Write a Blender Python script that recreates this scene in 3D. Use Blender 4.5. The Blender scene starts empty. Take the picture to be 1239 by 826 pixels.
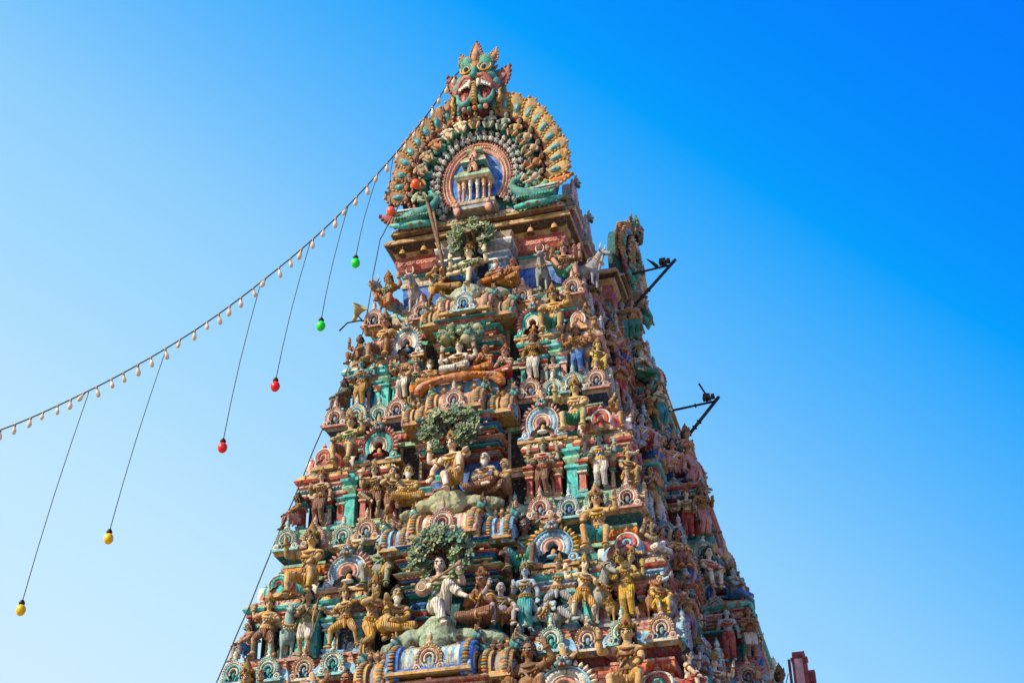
import bpy, bmesh, math, random
from mathutils import Vector, Matrix, noise
R = math.radians
PI = math.pi
rnd = random.Random(7)
scene = bpy.context.scene
COL = scene.collection

# ------------------------------------------------------------------ colours (linear base colours)
RED=(.44,.10,.065); PINK=(.60,.29,.22); SALMON=(.58,.27,.18); TEAL=(.025,.33,.29); TURQ=(.06,.47,.42)
BLUE=(.025,.14,.48); SKYB=(.20,.43,.62); MINT=(.27,.50,.30); OCHRE=(.47,.29,.10); CREAM=(.64,.55,.38)
BEIGE=(.41,.33,.21); STONE=(.30,.25,.18); ORANGE=(.58,.17,.02); GOLD=(.52,.29,.045); DARK=(.012,.011,.014)
WHITE=(.70,.67,.58); GREY=(.30,.32,.33); BROWN=(.16,.075,.03); NAVY=(.015,.035,.09); ROSE=(.45,.20,.16)
PALEG=(.36,.50,.42); LILAC=(.42,.36,.42); MAROON=(.16,.03,.025); DKTEAL=(.01,.10,.10)

# ------------------------------------------------------------------ mesh builder
class MB:
    def __init__(s, wob=.012):
        s.v=[]; s.f=[]; s.c=[]; s.s=[]; s.M=Matrix.Identity(4); s.wob=wob
    def add(s, vs, fs, col, smooth=False):
        o=len(s.v); M=s.M
        s.v.extend([M @ Vector(q) for q in vs])
        flip = M.to_3x3().determinant()<0
        many = isinstance(col, list)
        for i,f in enumerate(fs):
            g=[o+k for k in f]
            if flip: g.reverse()
            s.f.append(g); s.c.append(col[i] if many else col); s.s.append(smooth)
    def box(s,x0,x1,y0,y1,z0,z1,col,tp=0):
        t=tp
        vs=[(x0,y0,z0),(x1,y0,z0),(x1,y1,z0),(x0,y1,z0),(x0+t,y0+t,z1),(x1-t,y0+t,z1),(x1-t,y1-t,z1),(x0+t,y1-t,z1)]
        s.add(vs,[(0,3,2,1),(4,5,6,7),(0,1,5,4),(1,2,6,5),(2,3,7,6),(3,0,4,7)],col)
    def ell(s,c,r,col,seg=10,ring=7,rot=None):
        if not hasattr(r,'__len__'): r=(r,r,r)
        vs=[];fs=[]
        c=Vector(c)
        for i in range(ring+1):
            a=PI*i/ring
            for j in range(seg):
                b=2*PI*j/seg
                q=Vector((r[0]*math.sin(a)*math.cos(b), r[1]*math.sin(a)*math.sin(b), -r[2]*math.cos(a)))
                if rot is not None: q=rot @ q
                vs.append(c+q)
        for i in range(ring):
            for j in range(seg):
                k=(j+1)%seg
                fs.append((i*seg+j,i*seg+k,(i+1)*seg+k,(i+1)*seg+j))
        s.add(vs,fs,col,True)
    def lathe(s,prof,n,cx,cy,cz,smooth=True,ph=0,sx=1,sy=1):
        vs=[];fs=[];cs=[]
        for (r,z,*c) in prof:
            for j in range(n):
                b=2*PI*j/n+ph
                vs.append((cx+r*sx*math.cos(b),cy+r*sy*math.sin(b),cz+z))
        m=len(prof)
        for i in range(m-1):
            for j in range(n):
                k=(j+1)%n
                fs.append((i*n+j,i*n+k,(i+1)*n+k,(i+1)*n+j)); cs.append(prof[i][2])
        fs.append(tuple(range(n-1,-1,-1))); cs.append(prof[0][2])
        fs.append(tuple((m-1)*n+j for j in range(n))); cs.append(prof[-1][2])
        s.add(vs,fs,cs,smooth)
    def tube(s,pts,rad,col,n=8,flat=1.0):
        pts=[Vector(p) for p in pts]
        if not hasattr(rad,'__len__'): rad=[rad]*len(pts)
        vs=[];fs=[]; up=Vector((0.13,.2,1)); pa=None
        for i,p in enumerate(pts):
            t=(pts[min(i+1,len(pts)-1)]-pts[max(i-1,0)])
            t=t.normalized() if t.length>1e-9 else Vector((0,0,1))
            if pa is None:
                pa=t.cross(up)
                if pa.length<1e-3: pa=t.cross(Vector((1,0,0)))
            else: pa=pa-t*pa.dot(t)
            pa=pa.normalized(); pb=t.cross(pa)
            for j in range(n):
                b=2*PI*j/n
                vs.append(p+(pa*math.cos(b)+pb*math.sin(b)*flat)*rad[i])
        m=len(pts)
        for i in range(m-1):
            for j in range(n):
                k=(j+1)%n
                fs.append((i*n+j,i*n+k,(i+1)*n+k,(i+1)*n+j))
        fs.append(tuple(range(n-1,-1,-1))); fs.append(tuple((m-1)*n+j for j in range(n)))
        s.add(vs,fs,col,True)
    def torus(s,c,nrm,RR,r,col,n=18,m=6,sq=1.0):
        nrm=Vector(nrm).normalized(); a=nrm.orthogonal().normalized()
        if abs(nrm.x)<.9:
            a=(Vector((1,0,0))-nrm*nrm.x).normalized()
        b=nrm.cross(a); c=Vector(c); vs=[];fs=[]
        for i in range(n):
            t=2*PI*i/n; d=a*math.cos(t)+b*math.sin(t)*sq
            for j in range(m):
                u=2*PI*j/m
                vs.append(c+d*(RR+r*math.cos(u))+nrm*r*math.sin(u))
        for i in range(n):
            for j in range(m):
                fs.append((i*m+j,((i+1)%n)*m+j,((i+1)%n)*m+(j+1)%m,i*m+(j+1)%m))
        s.add(vs,fs,col,True)
    def sweep(s,poly,prof,cap_top=None,cap_bot=None,maxlen=.5):
        """prof: (offset outward, z, colour of the band up to the next entry); poly CCW."""
        n0=len(poly); pts=[]; offs=[]
        nr=[]
        for i in range(n0):
            a=Vector(poly[i]);b=Vector(poly[(i+1)%n0]); d=(b-a).normalized()
            nr.append(Vector((d.y,-d.x)))
        for i in range(n0):
            a=Vector(poly[i]);b=Vector(poly[(i+1)%n0]); L=(b-a).length
            mit=nr[i-1]+nr[i]
            k=max(1,int(L/maxlen))
            pts.append(a); offs.append(mit if abs(nr[i-1].dot(nr[i]))<.5 else nr[i])
            for q in range(1,k):
                pts.append(a.lerp(b,q/k)); offs.append(nr[i])
        n=len(pts); vs=[];fs=[];cs=[]
        for (o,z,c) in prof:
            for i in range(n):
                q=pts[i]+offs[i]*o; vs.append((q.x,q.y,z))
        m=len(prof)
        for i in range(m-1):
            for j in range(n):
                k=(j+1)%n
                fs.append((i*n+j,i*n+k,(i+1)*n+k,(i+1)*n+j)); cs.append(prof[i][2])
        if cap_bot: fs.append(tuple(range(n-1,-1,-1))); cs.append(cap_bot)
        if cap_top: fs.append(tuple((m-1)*n+j for j in range(n))); cs.append(cap_top)
        s.add(vs,fs,cs,False)
    def sq(s,cx,cy,hx,hy,prof,top=None,bot=None):
        s.sweep([(cx-hx,cy-hy),(cx+hx,cy-hy),(cx+hx,cy+hy),(cx-hx,cy+hy)],prof,top,bot)
    # arch bands in the local xz plane, facing -y
    def bands(s,cx,cz,y,bl,a0=-38,n=30,kz=1.0,depth=.12,back=None):
        A=[R(a0)+(PI-2*R(a0))*i/n for i in range(n+1)]
        for (r0,r1,col,bul,rib) in bl:
            vs=[];fs=[]; J=4
            for i,a in enumerate(A):
                k=1.0 if (not rib or i%2==0) else .25
                for j in range(J+1):
                    r=r0+(r1-r0)*j/J
                    vs.append((cx+r*math.cos(a), y-bul*k*math.sin(PI*j/J), cz+r*math.sin(a)*kz))
            for i in range(n):
                for j in range(J):
                    p=i*(J+1)+j
                    fs.append((p,p+J+1,p+J+2,p+1))
            s.add(vs,fs,col,True)
        r0=bl[0][0]; r1=bl[-1][1]
        vs=[];fs=[]
        for a in A:
            for (r,yy) in ((r1,y),(r1,y+depth),(r0,y),(r0,y+depth)):
                vs.append((cx+r*math.cos(a),yy,cz+r*math.sin(a)*kz))
        for i in range(n):
            p=4*i
            fs.append((p,p+4,p+5,p+1)); fs.append((p+2,p+3,p+7,p+6)); fs.append((p+1,p+5,p+7,p+3))
        s.add(vs,fs,bl[-1][2],False)
        if back:
            rr=(bl[0][0]+.02)
            vs=[(cx+rr*math.cos(a),y+depth*.6,cz+rr*math.sin(a)*kz) for a in A]
            s.add(vs,[tuple(range(len(vs)))[::-1]],back,False)
    def leaf(s,base,tip,w,th,cols,n=9,side=None,curl=0.0,bump=1,blunt=False):
        """a flame or leaf shaped plume with real thickness and a knobbly rim"""
        base=Vector(base);tip=Vector(tip); d=tip-base; L=d.length; d.normalize()
        fr=Vector((0,-1,0)) if side is None else Vector(side)
        fr=(fr-d*fr.dot(d)).normalized(); sd=d.cross(fr)
        vs=[];fs=[]; m=10
        def wd(t): return w*((math.sin(PI*min(1,t*.93+.1))**.75)*(1-.25*t) if not blunt else min(1,.45+1.1*t)*math.sqrt(max(0,1-max(0,(t-.62)/.38)**2)))
        def ctr(t): return base+d*(L*t)+sd*(curl*L*t*t)
        for i in range(n+1):
            t=i/n; c=ctr(t); ww=max(wd(t)*.5,.006)
            for j in range(m):
                b=2*PI*j/m
                vs.append(c+sd*ww*math.cos(b)+fr*th*.5*math.sin(b)*(1-.5*t))
        cs=[]
        for i in range(n):
            for j in range(m):
                k=(j+1)%m
                fs.append((i*m+j,(i+1)*m+j,(i+1)*m+k,i*m+k)); cs.append(cols[0])
        fs.append(tuple(range(m))); cs.append(cols[0]); fs.append(tuple(n*m+j for j in range(m-1,-1,-1))); cs.append(cols[0])
        s.add(vs,fs,cs,True)
        if bump:
            q=max(5,int(L/(w*.22)))
            for i in range(1,q+1):
                t=i/(q+.3); c=ctr(t); ww=wd(t)*.5
                for sg in (-1,1):
                    s.ell(c+sd*sg*ww+fr*th*.12,(w*.10,w*.10,w*.10),cols[1],6,4)
        if len(cols)>2:
            c=ctr(.42)+fr*th*.42
            rot=Matrix((sd,fr,d)).transposed()
            s.ell(c,(w*.20,th*.22,L*.22),cols[2],8,6,rot)
            if len(cols)>3: s.ell(c+fr*th*.15-d*L*.03,(w*.10,th*.2,L*.11),cols[3],8,5,rot)
    def build(s,name,mat,parent=None,link=True):
        me=mesh_from(s.v,s.f,s.c,s.s,name,mat,s.wob)
        if not link: return me
        return put(name,me,parent)

def mesh_from(v,f,c,sm,name,mat,wob=0):
    me=bpy.data.meshes.new(name)
    if wob:
        vv=[]
        for p in v:
            n=noise.noise_vector(p*2.3)
            n2=noise.noise_vector(p*9.0)
            vv.append((p.x+n.x*wob+n2.x*wob*.45,p.y+n.y*wob+n2.y*wob*.45,p.z+n.z*wob+n2.z*wob*.45))
        v=vv
    me.from_pydata([tuple(p) for p in v],[],f)
    at=me.color_attributes.new('Col','FLOAT_COLOR','CORNER')
    buf=[]
    for p,cc in zip(me.polygons,c):
        buf.extend((cc[0],cc[1],cc[2],1.0)*p.loop_total)
    at.data.foreach_set('color',buf)
    me.polygons.foreach_set('use_smooth',sm)
    me.materials.append(mat); me.update()
    return me
_seen={}
def put(name,me,parent=None,loc=None,rotz=0,scale=None,color=None):
    o=bpy.data.objects.new(name,me); COL.objects.link(o)
    if parent is not None: o.parent=parent
    if loc is not None: o.location=loc
    if rotz: o.rotation_euler=(0,0,rotz)
    if scale is not None: o.scale=scale if hasattr(scale,'__len__') else (scale,)*3
    if color is not None: o.color=(color[0],color[1],color[2],1)
    return o
def tag(o,label=None,cat=None,group=None,kind=None):
    if label: o['label']=label
    if cat: o['category']=cat
    if group: o['group']=group
    if kind: o['kind']=kind
    return o

# ------------------------------------------------------------------ materials
def nd(nt,t,**k):
    n=nt.nodes.new(t)
    for a,b in k.items(): setattr(n,a,b)
    return n
def paint_material(name,use_attr=True,rough=.62,grime=.62,chip=.5,pleat=False,bump=.5):
    m=bpy.data.materials.new(name); m.use_nodes=True; nt=m.node_tree; nt.nodes.clear(); L=nt.links.new
    out=nd(nt,'ShaderNodeOutputMaterial'); b=nd(nt,'ShaderNodeBsdfPrincipled')
    b.inputs['Roughness'].default_value=rough; b.inputs['Specular IOR Level'].default_value=.35
    geo=nd(nt,'ShaderNodeNewGeometry'); oi=nd(nt,'ShaderNodeObjectInfo')
    col=oi.outputs['Color']
    if use_attr:
        at=nd(nt,'ShaderNodeAttribute',attribute_name='Col')
        mx=nd(nt,'ShaderNodeMix',data_type='RGBA',blend_type='MULTIPLY'); mx.inputs[0].default_value=1
        L(at.outputs['Color'],mx.inputs[6]); L(oi.outputs['Color'],mx.inputs[7]); col=mx.outputs[2]
    def nz(scale,detail,rough,vec=geo.outputs['Position'],stretch=None):
        if stretch:
            mp=nd(nt,'ShaderNodeVectorMath',operation='MULTIPLY'); mp.inputs[1].default_value=stretch; L(vec,mp.inputs[0]); vec=mp.outputs[0]
        n=nd(nt,'ShaderNodeTexNoise'); n.inputs['Scale'].default_value=scale; n.inputs['Detail'].default_value=detail; n.inputs['Roughness'].default_value=rough
        L(vec,n.inputs['Vector']); return n.outputs['Fac']
    def ramp(x,a,bb,lo=0,hi=1):
        r=nd(nt,'ShaderNodeMapRange'); r.inputs[1].default_value=a; r.inputs[2].default_value=bb; r.inputs[3].default_value=lo; r.inputs[4].default_value=hi
        L(x,r.inputs[0]); return r.outputs[0]
    # faded and fresh areas of paint
    hs=nd(nt,'ShaderNodeHueSaturation')
    L(col,hs.inputs['Color'])
    L(ramp(nz(2.1,5,.6),.3,.7,.72,1.35),hs.inputs['Value'])
    L(ramp(nz(5.5,4,.6),.3,.7,.470,.530),hs.inputs['Hue'])
    L(ramp(nz(3.3,4,.6),.3,.7,1.22,.72),hs.inputs['Saturation'])
    col=hs.outputs['Color']
    # brown grime in rain streaks and blotches
    def mix(fac,a,bcol,mode='MIX'):
        mx=nd(nt,'ShaderNodeMix',data_type='RGBA',blend_type=mode); L(fac,mx.inputs[0]); L(a,mx.inputs[6])
        mx.inputs[7].default_value=(*bcol,1); return mx.outputs[2]
    col=mix(ramp(nz(1.0,7,.66,stretch=(7,7,1.6)),.50,.68,0,grime),col,(.30,.22,.15),'MULTIPLY')
    col=mix(ramp(nz(5.0,7,.7),.52,.70,0,grime),col,(.045,.03,.022))
    # pale chips where plaster shows
    col=mix(ramp(nz(13,6,.72),.56,.66,0,chip),col,(.56,.52,.44))
    L(col,b.inputs['Base Color'])
    h=nz(34,6,.65)
    bp=nd(nt,'ShaderNodeBump'); bp.inputs['Strength'].default_value=bump; bp.inputs['Distance'].default_value=.03
    if pleat:
        tc=nd(nt,'ShaderNodeTexCoord')
        w=nd(nt,'ShaderNodeTexWave'); w.inputs['Scale'].default_value=7; w.inputs['Distortion'].default_value=2.5; w.inputs['Detail'].default_value=1
        L(tc.outputs['Object'],w.inputs['Vector'])
        ad=nd(nt,'ShaderNodeMath',operation='MULTIPLY_ADD'); ad.inputs[1].default_value=1.2
        L(w.outputs['Fac'],ad.inputs[0]); L(h,ad.inputs[2]); h=ad.outputs[0]
    L(h,bp.inputs['Height']); L(bp.outputs[0],b.inputs['Normal'])
    L(b.outputs[0],out.inputs[0])
    return m
def simple(name,col,rough=.5,metal=0,trans=0,vary=.25,scale=12,emit=None):
    m=bpy.data.materials.new(name); m.use_nodes=True; nt=m.node_tree; L=nt.links.new
    b=nt.nodes['Principled BSDF']; b.inputs['Roughness'].default_value=rough; b.inputs['Metallic'].default_value=metal
    b.inputs['Transmission Weight'].default_value=trans
    tc=nd(nt,'ShaderNodeTexCoord')
    n=nd(nt,'ShaderNodeTexNoise'); n.inputs['Scale'].default_value=scale; n.inputs['Detail'].default_value=5
    L(tc.outputs['Object'],n.inputs['Vector'])
    r=nd(nt,'ShaderNodeMapRange'); r.inputs[1].default_value=.3; r.inputs[2].default_value=.7; r.inputs[3].default_value=1-vary; r.inputs[4].default_value=1+vary
    L(n.outputs['Fac'],r.inputs[0])
    hs=nd(nt,'ShaderNodeHueSaturation'); hs.inputs['Color'].default_value=(*col,1); L(r.outputs[0],hs.inputs['Value']); L(hs.outputs[0],b.inputs['Base Color'])
    return m
PAINT=paint_material('painted_stucco',grime=.80,bump=.9)
SKIN=paint_material('statue_paint',use_attr=False,grime=.78,chip=.45,bump=1.0)
CLOTH=paint_material('statue_cloth_paint',use_attr=False,grime=.75,chip=.40,pleat=True,bump=.8)
CLEAN=paint_material('statue_detail_paint',grime=.25,chip=.05)
LEAFM=paint_material('stucco_leaf_paint',grime=.6,chip=.45,rough=.6)
IRON=simple('dark_iron',(.025,.022,.022),.55,.6)
WIRE=simple('black_cable',(.02,.02,.03),.6)
BAMB=simple('weathered_wood',(.16,.085,.04),.8,vary=.5)
HORN=simple('faded_horn_paint',(.38,.33,.12),.5)

# ------------------------------------------------------------------ statue bodies: one continuous surface each
def v3(*a): return Vector(a)
def remesh(vs,fs,vox,mat,name,smooth=2,fat=0):
    me=bpy.data.meshes.new(name+'_raw'); me.from_pydata([tuple(p) for p in vs],[],fs); me.update()
    o=bpy.data.objects.new(name+'_raw',me); COL.objects.link(o)
    r=o.modifiers.new('r','REMESH'); r.mode='VOXEL'; r.voxel_size=vox
    if fat:
        dp=o.modifiers.new('d','DISPLACE'); dp.strength=fat; dp.mid_level=0; dp.direction='NORMAL'
    if smooth:
        sm=o.modifiers.new('s','SMOOTH'); sm.factor=.5; sm.iterations=smooth
    dg=bpy.context.evaluated_depsgraph_get(); dg.update()
    out=bpy.data.meshes.new_from_object(o.evaluated_get(dg))
    bpy.data.objects.remove(o); bpy.data.meshes.remove(me)
    out.name=name; out.materials.clear(); out.materials.append(mat)
    out.polygons.foreach_set('use_smooth',[True]*len(out.polygons))
    return out
class Lump(MB):
    def __init__(s): super().__init__(0)
    def cap(s,p,q,r0,r1,n=10):
        p=Vector(p);q=Vector(q); d=q-p; L=d.length
        if L<1e-6: s.ell(p,r0,DARK,n,6); return
        z=d/L; x=z.orthogonal().normalized(); y=z.cross(x)
        prof=[]
        K=4
        for i in range(K+1):
            a=-PI/2+PI/2*i/K; prof.append((r0*math.cos(a),r0*math.sin(a)))
        for i in range(K+1):
            a=PI/2*i/K; prof.append((r1*math.cos(a),L+r1*math.sin(a)))
        vs=[];fs=[]
        for r,h in prof:
            r=max(r,1e-4)
            for j in range(n):
                b=2*PI*j/n; vs.append(p+z*h+(x*math.cos(b)+y*math.sin(b))*r)
        for i in range(len(prof)-1):
            for j in range(n):
                k=(j+1)%n; fs.append((i*n+j,i*n+k,(i+1)*n+k,(i+1)*n+j))
        fs.append(tuple(range(n-1,-1,-1))); m=len(prof)-1; fs.append(tuple(m*n+j for j in range(n)))
        s.add(vs,fs,DARK,True)
    def re(s,vox,mat,name,smooth=2,fat=0): return remesh(s.v,s.f,vox,mat,name,smooth,fat)
def ik(A,T,l1,l2,pole):
    A=Vector(A);T=Vector(T); d=T-A; D=d.length
    if D>l1+l2-.01: D=l1+l2-.01
    if D<.12: D=.12
    d.normalize(); T=A+d*D
    a=(l1*l1-l2*l2+D*D)/(2*D); h=math.sqrt(max(0,l1*l1-a*a))
    p=Vector(pole); p=p-d*p.dot(d)
    if p.length<1e-4: p=d.orthogonal()
    return A+d*a+p.normalized()*h, T

def human(name,hip,hands,feet,lean=(0,0,1),turn=0,nod=0,fat=0,female=False,garment='short',beard=False,sash=True,heads=1,head_side=0):
    hip=Vector(hip); U=Vector(lean).normalized()
    X=Vector((math.cos(turn),math.sin(turn),0)); X=(X-U*X.dot(U)).normalized(); F=X.cross(U)
    B=Lump(); G=Lump(); J=MB(0); rot=Matrix((X,-F,U)).transposed()
    nb=hip+U*.52
    B.ell(hip,(.155,.12,.13),DARK,12,8,rot)
    B.ell(hip+U*.16+F*fat*.03,(.135+fat*.05,.10+fat*.07,.16),DARK,12,8,rot)
    if fat: B.ell(hip+U*.14+F*(.06+.05*fat),(.13+.04*fat,.11+.03*fat,.13),DARK,12,8,rot)
    B.ell(hip+U*.36,(.175,.115,.17),DARK,12,8,rot)
    for sg in (-1,1):
        B.ell(hip+U*.40+X*sg*.08+F*.06,(.085,.05,.075),DARK,8,6,rot)
        if female: B.ell(hip+U*.37+X*sg*.085+F*.11,(.075,.075,.075),DARK,10,7,rot)
    B.cap(nb-U*.04,nb+U*.12,.058,.055)
    # head(s)
    HX=[0] if heads==1 else [-.125,.125]
    hinfo=[]
    for hx in HX:
        hu=(U*.75+Vector((0,0,1))*.5+X*hx*1.5).normalized()
        hXd=(X*math.cos(head_side)+F*math.sin(head_side)+Vector((0,0,0)))
        hXd=(hXd-hu*hXd.dot(hu)).normalized(); hF=hXd.cross(hu)
        hF=(hF-hu*nod).normalized(); hu2=(-hXd.cross(hF)).normalized()
        hc=nb+X*hx+hu*.245
        hr=Matrix((hXd,-hF,hu2)).transposed()
        B.ell(hc+hu2*.02,(.098,.118,.125),DARK,14,10,hr)
        B.ell(hc-hu2*.065+hF*.025,(.072,.083,.075),DARK,12,8,hr)
        B.ell(hc-hu2*.125+hF*.065,(.03,.028,.026),DARK,8,6,hr)
        B.cap(nb+X*hx*.5,hc-hu2*.05,.055,.055)
        B.cap(hc+hu2*.03+hF*.108,hc-hu2*.028+hF*.138,.013,.024,8)
        B.ell(hc-hu2*.075+hF*.105,(.036,.016,.010),DARK,8,5,hr)
        B.ell(hc-hu2*.092+hF*.10,(.030,.016,.010),DARK,8,5,hr)
        B.ell(hc+hu2*.045+hF*.105,(.07,.016,.010),DARK,10,5,hr)
        for sg in (-1,1):
            B.ell(hc+hXd*sg*.1-hu2*.005,(.016,.03,.045),DARK,8,6,hr)
            B.ell(hc+hXd*sg*.05-hu2*.04+hF*.075,(.028,.025,.028),DARK,8,6,hr)
        hinfo.append((hc,hXd,hF,hu2,hr))
    # arms
    for i,h in enumerate(hands):
        T,pole=Vector(h[0]),Vector(h[1]); sg=-1 if i%2==0 else 1
        back=.05 if i>=2 else 0
        S=nb-U*(.06+.04*(i>=2))+X*sg*.195-F*back
        B.cap(nb-U*.02-F*back*.5,S,.06,.07)
        E,W=ik(S,T,.29,.26,pole)
        B.cap(S,E,.064,.046); B.cap(S.lerp(E,.2),S.lerp(E,.75),.058,.054); B.cap(E,W,.048,.032); B.cap(E.lerp(W,.1),E.lerp(W,.5),.05,.044)
        d=(W-E).normalized()
        if len(h)>2: d=Vector(h[2]).normalized()
        n=Vector(h[3]) if len(h)>3 else F
        n=(n-d*n.dot(d)); n=n.normalized() if n.length>.05 else d.orthogonal().normalized()
        sd=d.cross(n)*sg
        B.cap(W,W+d*.07,.033,.036)
        for q in range(4):
            o=(q-1.5)*.021; Ln=(.062,.074,.07,.055)[q]
            p0=W+d*.07+sd*o; p1=p0+d*Ln*.55+n*.008; p2=p1+d*Ln*.45+n*.030
            B.cap(W+d*.03+sd*o*.8,p0,.015,.0135,6); B.cap(p0,p1,.0135,.012,6); B.cap(p1,p2,.012,.010,6)
        t0=W+d*.025-sd*.028; t1=t0-sd*.035+d*.03+n*.012; B.cap(t0,t1,.015,.013,6); B.cap(t1,t1+d*.035+n*.015,.013,.011,6)
        J.torus(S.lerp(E,.52),E-S,.080,.024,GOLD,14,5); J.torus(E.lerp(W,.86),W-E,.058,.021,GOLD,12,5)
    # legs
    for i,f in enumerate(feet):
        T,pole,toe=Vector(f[0]),Vector(f[1]),Vector(f[2]).normalized(); sg=-1 if i%2==0 else 1
        S=hip-U*.05+X*sg*.095
        K,A=ik(S,T,.43,.42,pole)
        B.cap(S,K,.098,.062); B.cap(S.lerp(K,.1),S.lerp(K,.6),.10,.08); B.ell(K,.064,DARK,10,7)
        B.cap(K,A,.058,.038); sh=(A-K).normalized(); bk=(-toe+sh*toe.dot(sh)); bk=bk.normalized() if bk.length>.05 else -toe
        B.cap(K.lerp(A,.12)+bk*.014,K.lerp(A,.48)+bk*.018,.056,.05)
        ft=toe; dn=sh
        B.ell(A+dn*.02-ft*.03,.04,DARK,8,6)
        B.cap(A+dn*.02,A+dn*.045+ft*.13,.04,.028)
        tw=ft.cross(dn); tw=tw.normalized() if tw.length>.01 else X
        for q in range(5):
            p=A+dn*.052+ft*.13+tw*(q-2)*.019*sg; B.cap(p,p+ft*(.05-.006*q),.014,.012,6)
        J.torus(K.lerp(A,.88),A-K,.066,.022,GOLD,12,5)
        if garment:
            G.cap(S,K.lerp(S,.25),.118,.095)
            if garment in('long','skirt'):
                G.cap(K.lerp(S,.3),K,.096,.085); G.cap(K,K.lerp(A,.82),.082,.07)
                if garment=='skirt': G.cap(K.lerp(A,.4),K.lerp(A,.9),.08,.1)
            else: G.cap(K.lerp(S,.35),K.lerp(S,.12),.094,.083)
    if garment:
        G.ell(hip-U*.01,(.178,.14,.135),DARK,14,9,rot)
        if sash: 
            G.cap(hip+F*.13-U*.02,hip+F*.15-U*.26,.045,.03)
            G.cap(hip+X*.15+F*.05,hip+X*.2-U*.2,.03,.02)
    J.torus(hip+U*.09,U,.172+fat*.05,.028,GOLD,20,6,.84)
    J.torus(nb-U*.03+F*.03,(U*.85-F*-.4),.126,.026,GOLD,18,5)
    J.torus(nb-U*.10+F*.05,(U*.75+F*.6),.150,.028,GOLD,20,5)
    J.ell(nb-U*.20+F*.138,(.05,.03,.06),GOLD,8,6)
    for q in range(7):
        a=PI*q/6; J.ell(nb-U*(.12+.15*math.sin(a))+X*math.cos(a)*.16+F*(.08+.085*math.sin(a)),(.032,.03,.036),GOLD,6,4)
    for q in range(9):
        a=PI*q/8; J.ell(hip+U*(.05-.03*math.sin(a))+X*math.cos(a)*(.17+fat*.04)+F*math.sin(a)*(.17+fat*.10),(.036,.034,.045),GOLD,6,4)
    # sacred thread across the chest
    J.tube([nb+X*.12-F*.0,nb-U*.12+X*.10+F*.125,nb-U*.26-X*.02+F*(.135+fat*.09),hip+U*.10-X*.13+F*(.09+fat*.07)],.020,CREAM,5)
    E_=MB(0); H=MB(0); C=MB(0); D_=MB(0)
    for (hc,hX,hF,hU,hr) in hinfo:
        for sg in (-1,1):
            p=hc+hX*sg*.043+hU*.014+hF*.121
            E_.ell(p-hF*.002,(.036,.016,.024),DARK,10,6,hr); E_.ell(p+hF*.002,(.031,.017,.018),(.8,.78,.7),10,6,hr); E_.ell(p+hF*.011,(.015,.012,.016),DARK,8,6,hr)
            E_.tube([p+hX*sg*-.026+hU*.026+hF*.014,p+hU*.036+hF*.016,p+hX*sg*.034+hU*.022+hF*.004],.010,DARK,5)
            J.ell(hc+hX*sg*.112-hU*.06,(.022,.022,.03),GOLD,8,6)
        E_.tube([hc-hU*.086+hX*-.03+hF*.108,hc-hU*.082+hF*.121,hc-hU*.086+hX*.03+hF*.108],.011,(.34,.05,.04),5)
        # hair
        H.ell(hc+hU*.05-hF*.030,(.134,.136,.128),(.02,.016,.014),12,9,hr)
        H.ell(hc-hU*.03-hF*.095,(.14,.085,.15),(.02,.016,.014),10,8,hr)
        for q in range(9):
            a=PI*q/8; H.ell(hc+hX*math.cos(a)*.122+hU*(.02+math.sin(a)*.130)+hF*.03,(.034,.034,.034),(.02,.016,.014),6,5)
        H.ell(hc+hU*.19-hF*.03,(.06,.06,.055),(.02,.016,.014),8,6)
        for sg in(-1,1): H.tube([hc+hX*sg*.1-hF*.03,hc+hX*sg*.13-hU*.14-hF*.03,hc+hX*sg*.15-hU*.24],[.035,.035,.015],(.02,.016,.014),6)
        # crown
        cm=Matrix.Translation(hc+hU*.065)@hr.to_4x4(); C.M=cm
        C.lathe([(.134,0,GOLD),(.146,.02,GOLD),(.138,.05,OCHRE),(.118,.06,GOLD),(.120,.10,OCHRE),(.095,.115,GOLD),(.098,.15,GOLD),(.075,.17,GOLD),(.077,.2,GOLD),(.05,.225,GOLD),(.045,.25,GOLD),(.022,.26,GOLD),(.026,.29,GOLD),(.006,.32,GOLD)],14,0,0.01,0)
        for q in range(7):
            a=PI*q/6+PI; C.ell((.142*math.cos(a),.02+.142*math.sin(a),.055),(.024,.018,.036),GOLD,6,5)
        C.ell((0,-.13,.09),(.03,.02,.05),RED,8,6); C.ell((-.14,.02,-.01),(.03,.02,.055),GOLD,8,6); C.ell((.14,.02,-.01),(.03,.02,.055),GOLD,8,6)
        C.M=Matrix.Identity(4)
        if beard:
            D_.ell(hc-hU*.145+hF*.09,(.07,.05,.095),WHITE,10,8,hr); D_.ell(hc-hU*.10+hF*.06,(.1,.082,.055),WHITE,10,7,hr)
            D_.ell(hc-hU*.24+hF*.075,(.032,.028,.06),WHITE,8,6,hr)
            D_.tube([hc-hU*.075+hX*-.05+hF*.10,hc-hU*.062+hF*.135,hc-hU*.075+hX*.05+hF*.10],.012,WHITE,5)
    r=dict(body=B.re(.0165,SKIN,name+'_body',2,.014),jewellery=J.build('jewellery',CLEAN,link=False),eyes=E_.build('eyes',CLEAN,link=False),  # jewellery set: necklaces, belt, bangles, earrings and chest thread
           hair=H.build('hair',CLEAN,link=False),crown=C.build('crown',CLEAN,link=False))
    if garment: r['garment']=G.re(.02,CLOTH,name+'_garment',2,.016)
    if beard: r['beard']=D_.build('beard',CLEAN,link=False)
    return r

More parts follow.
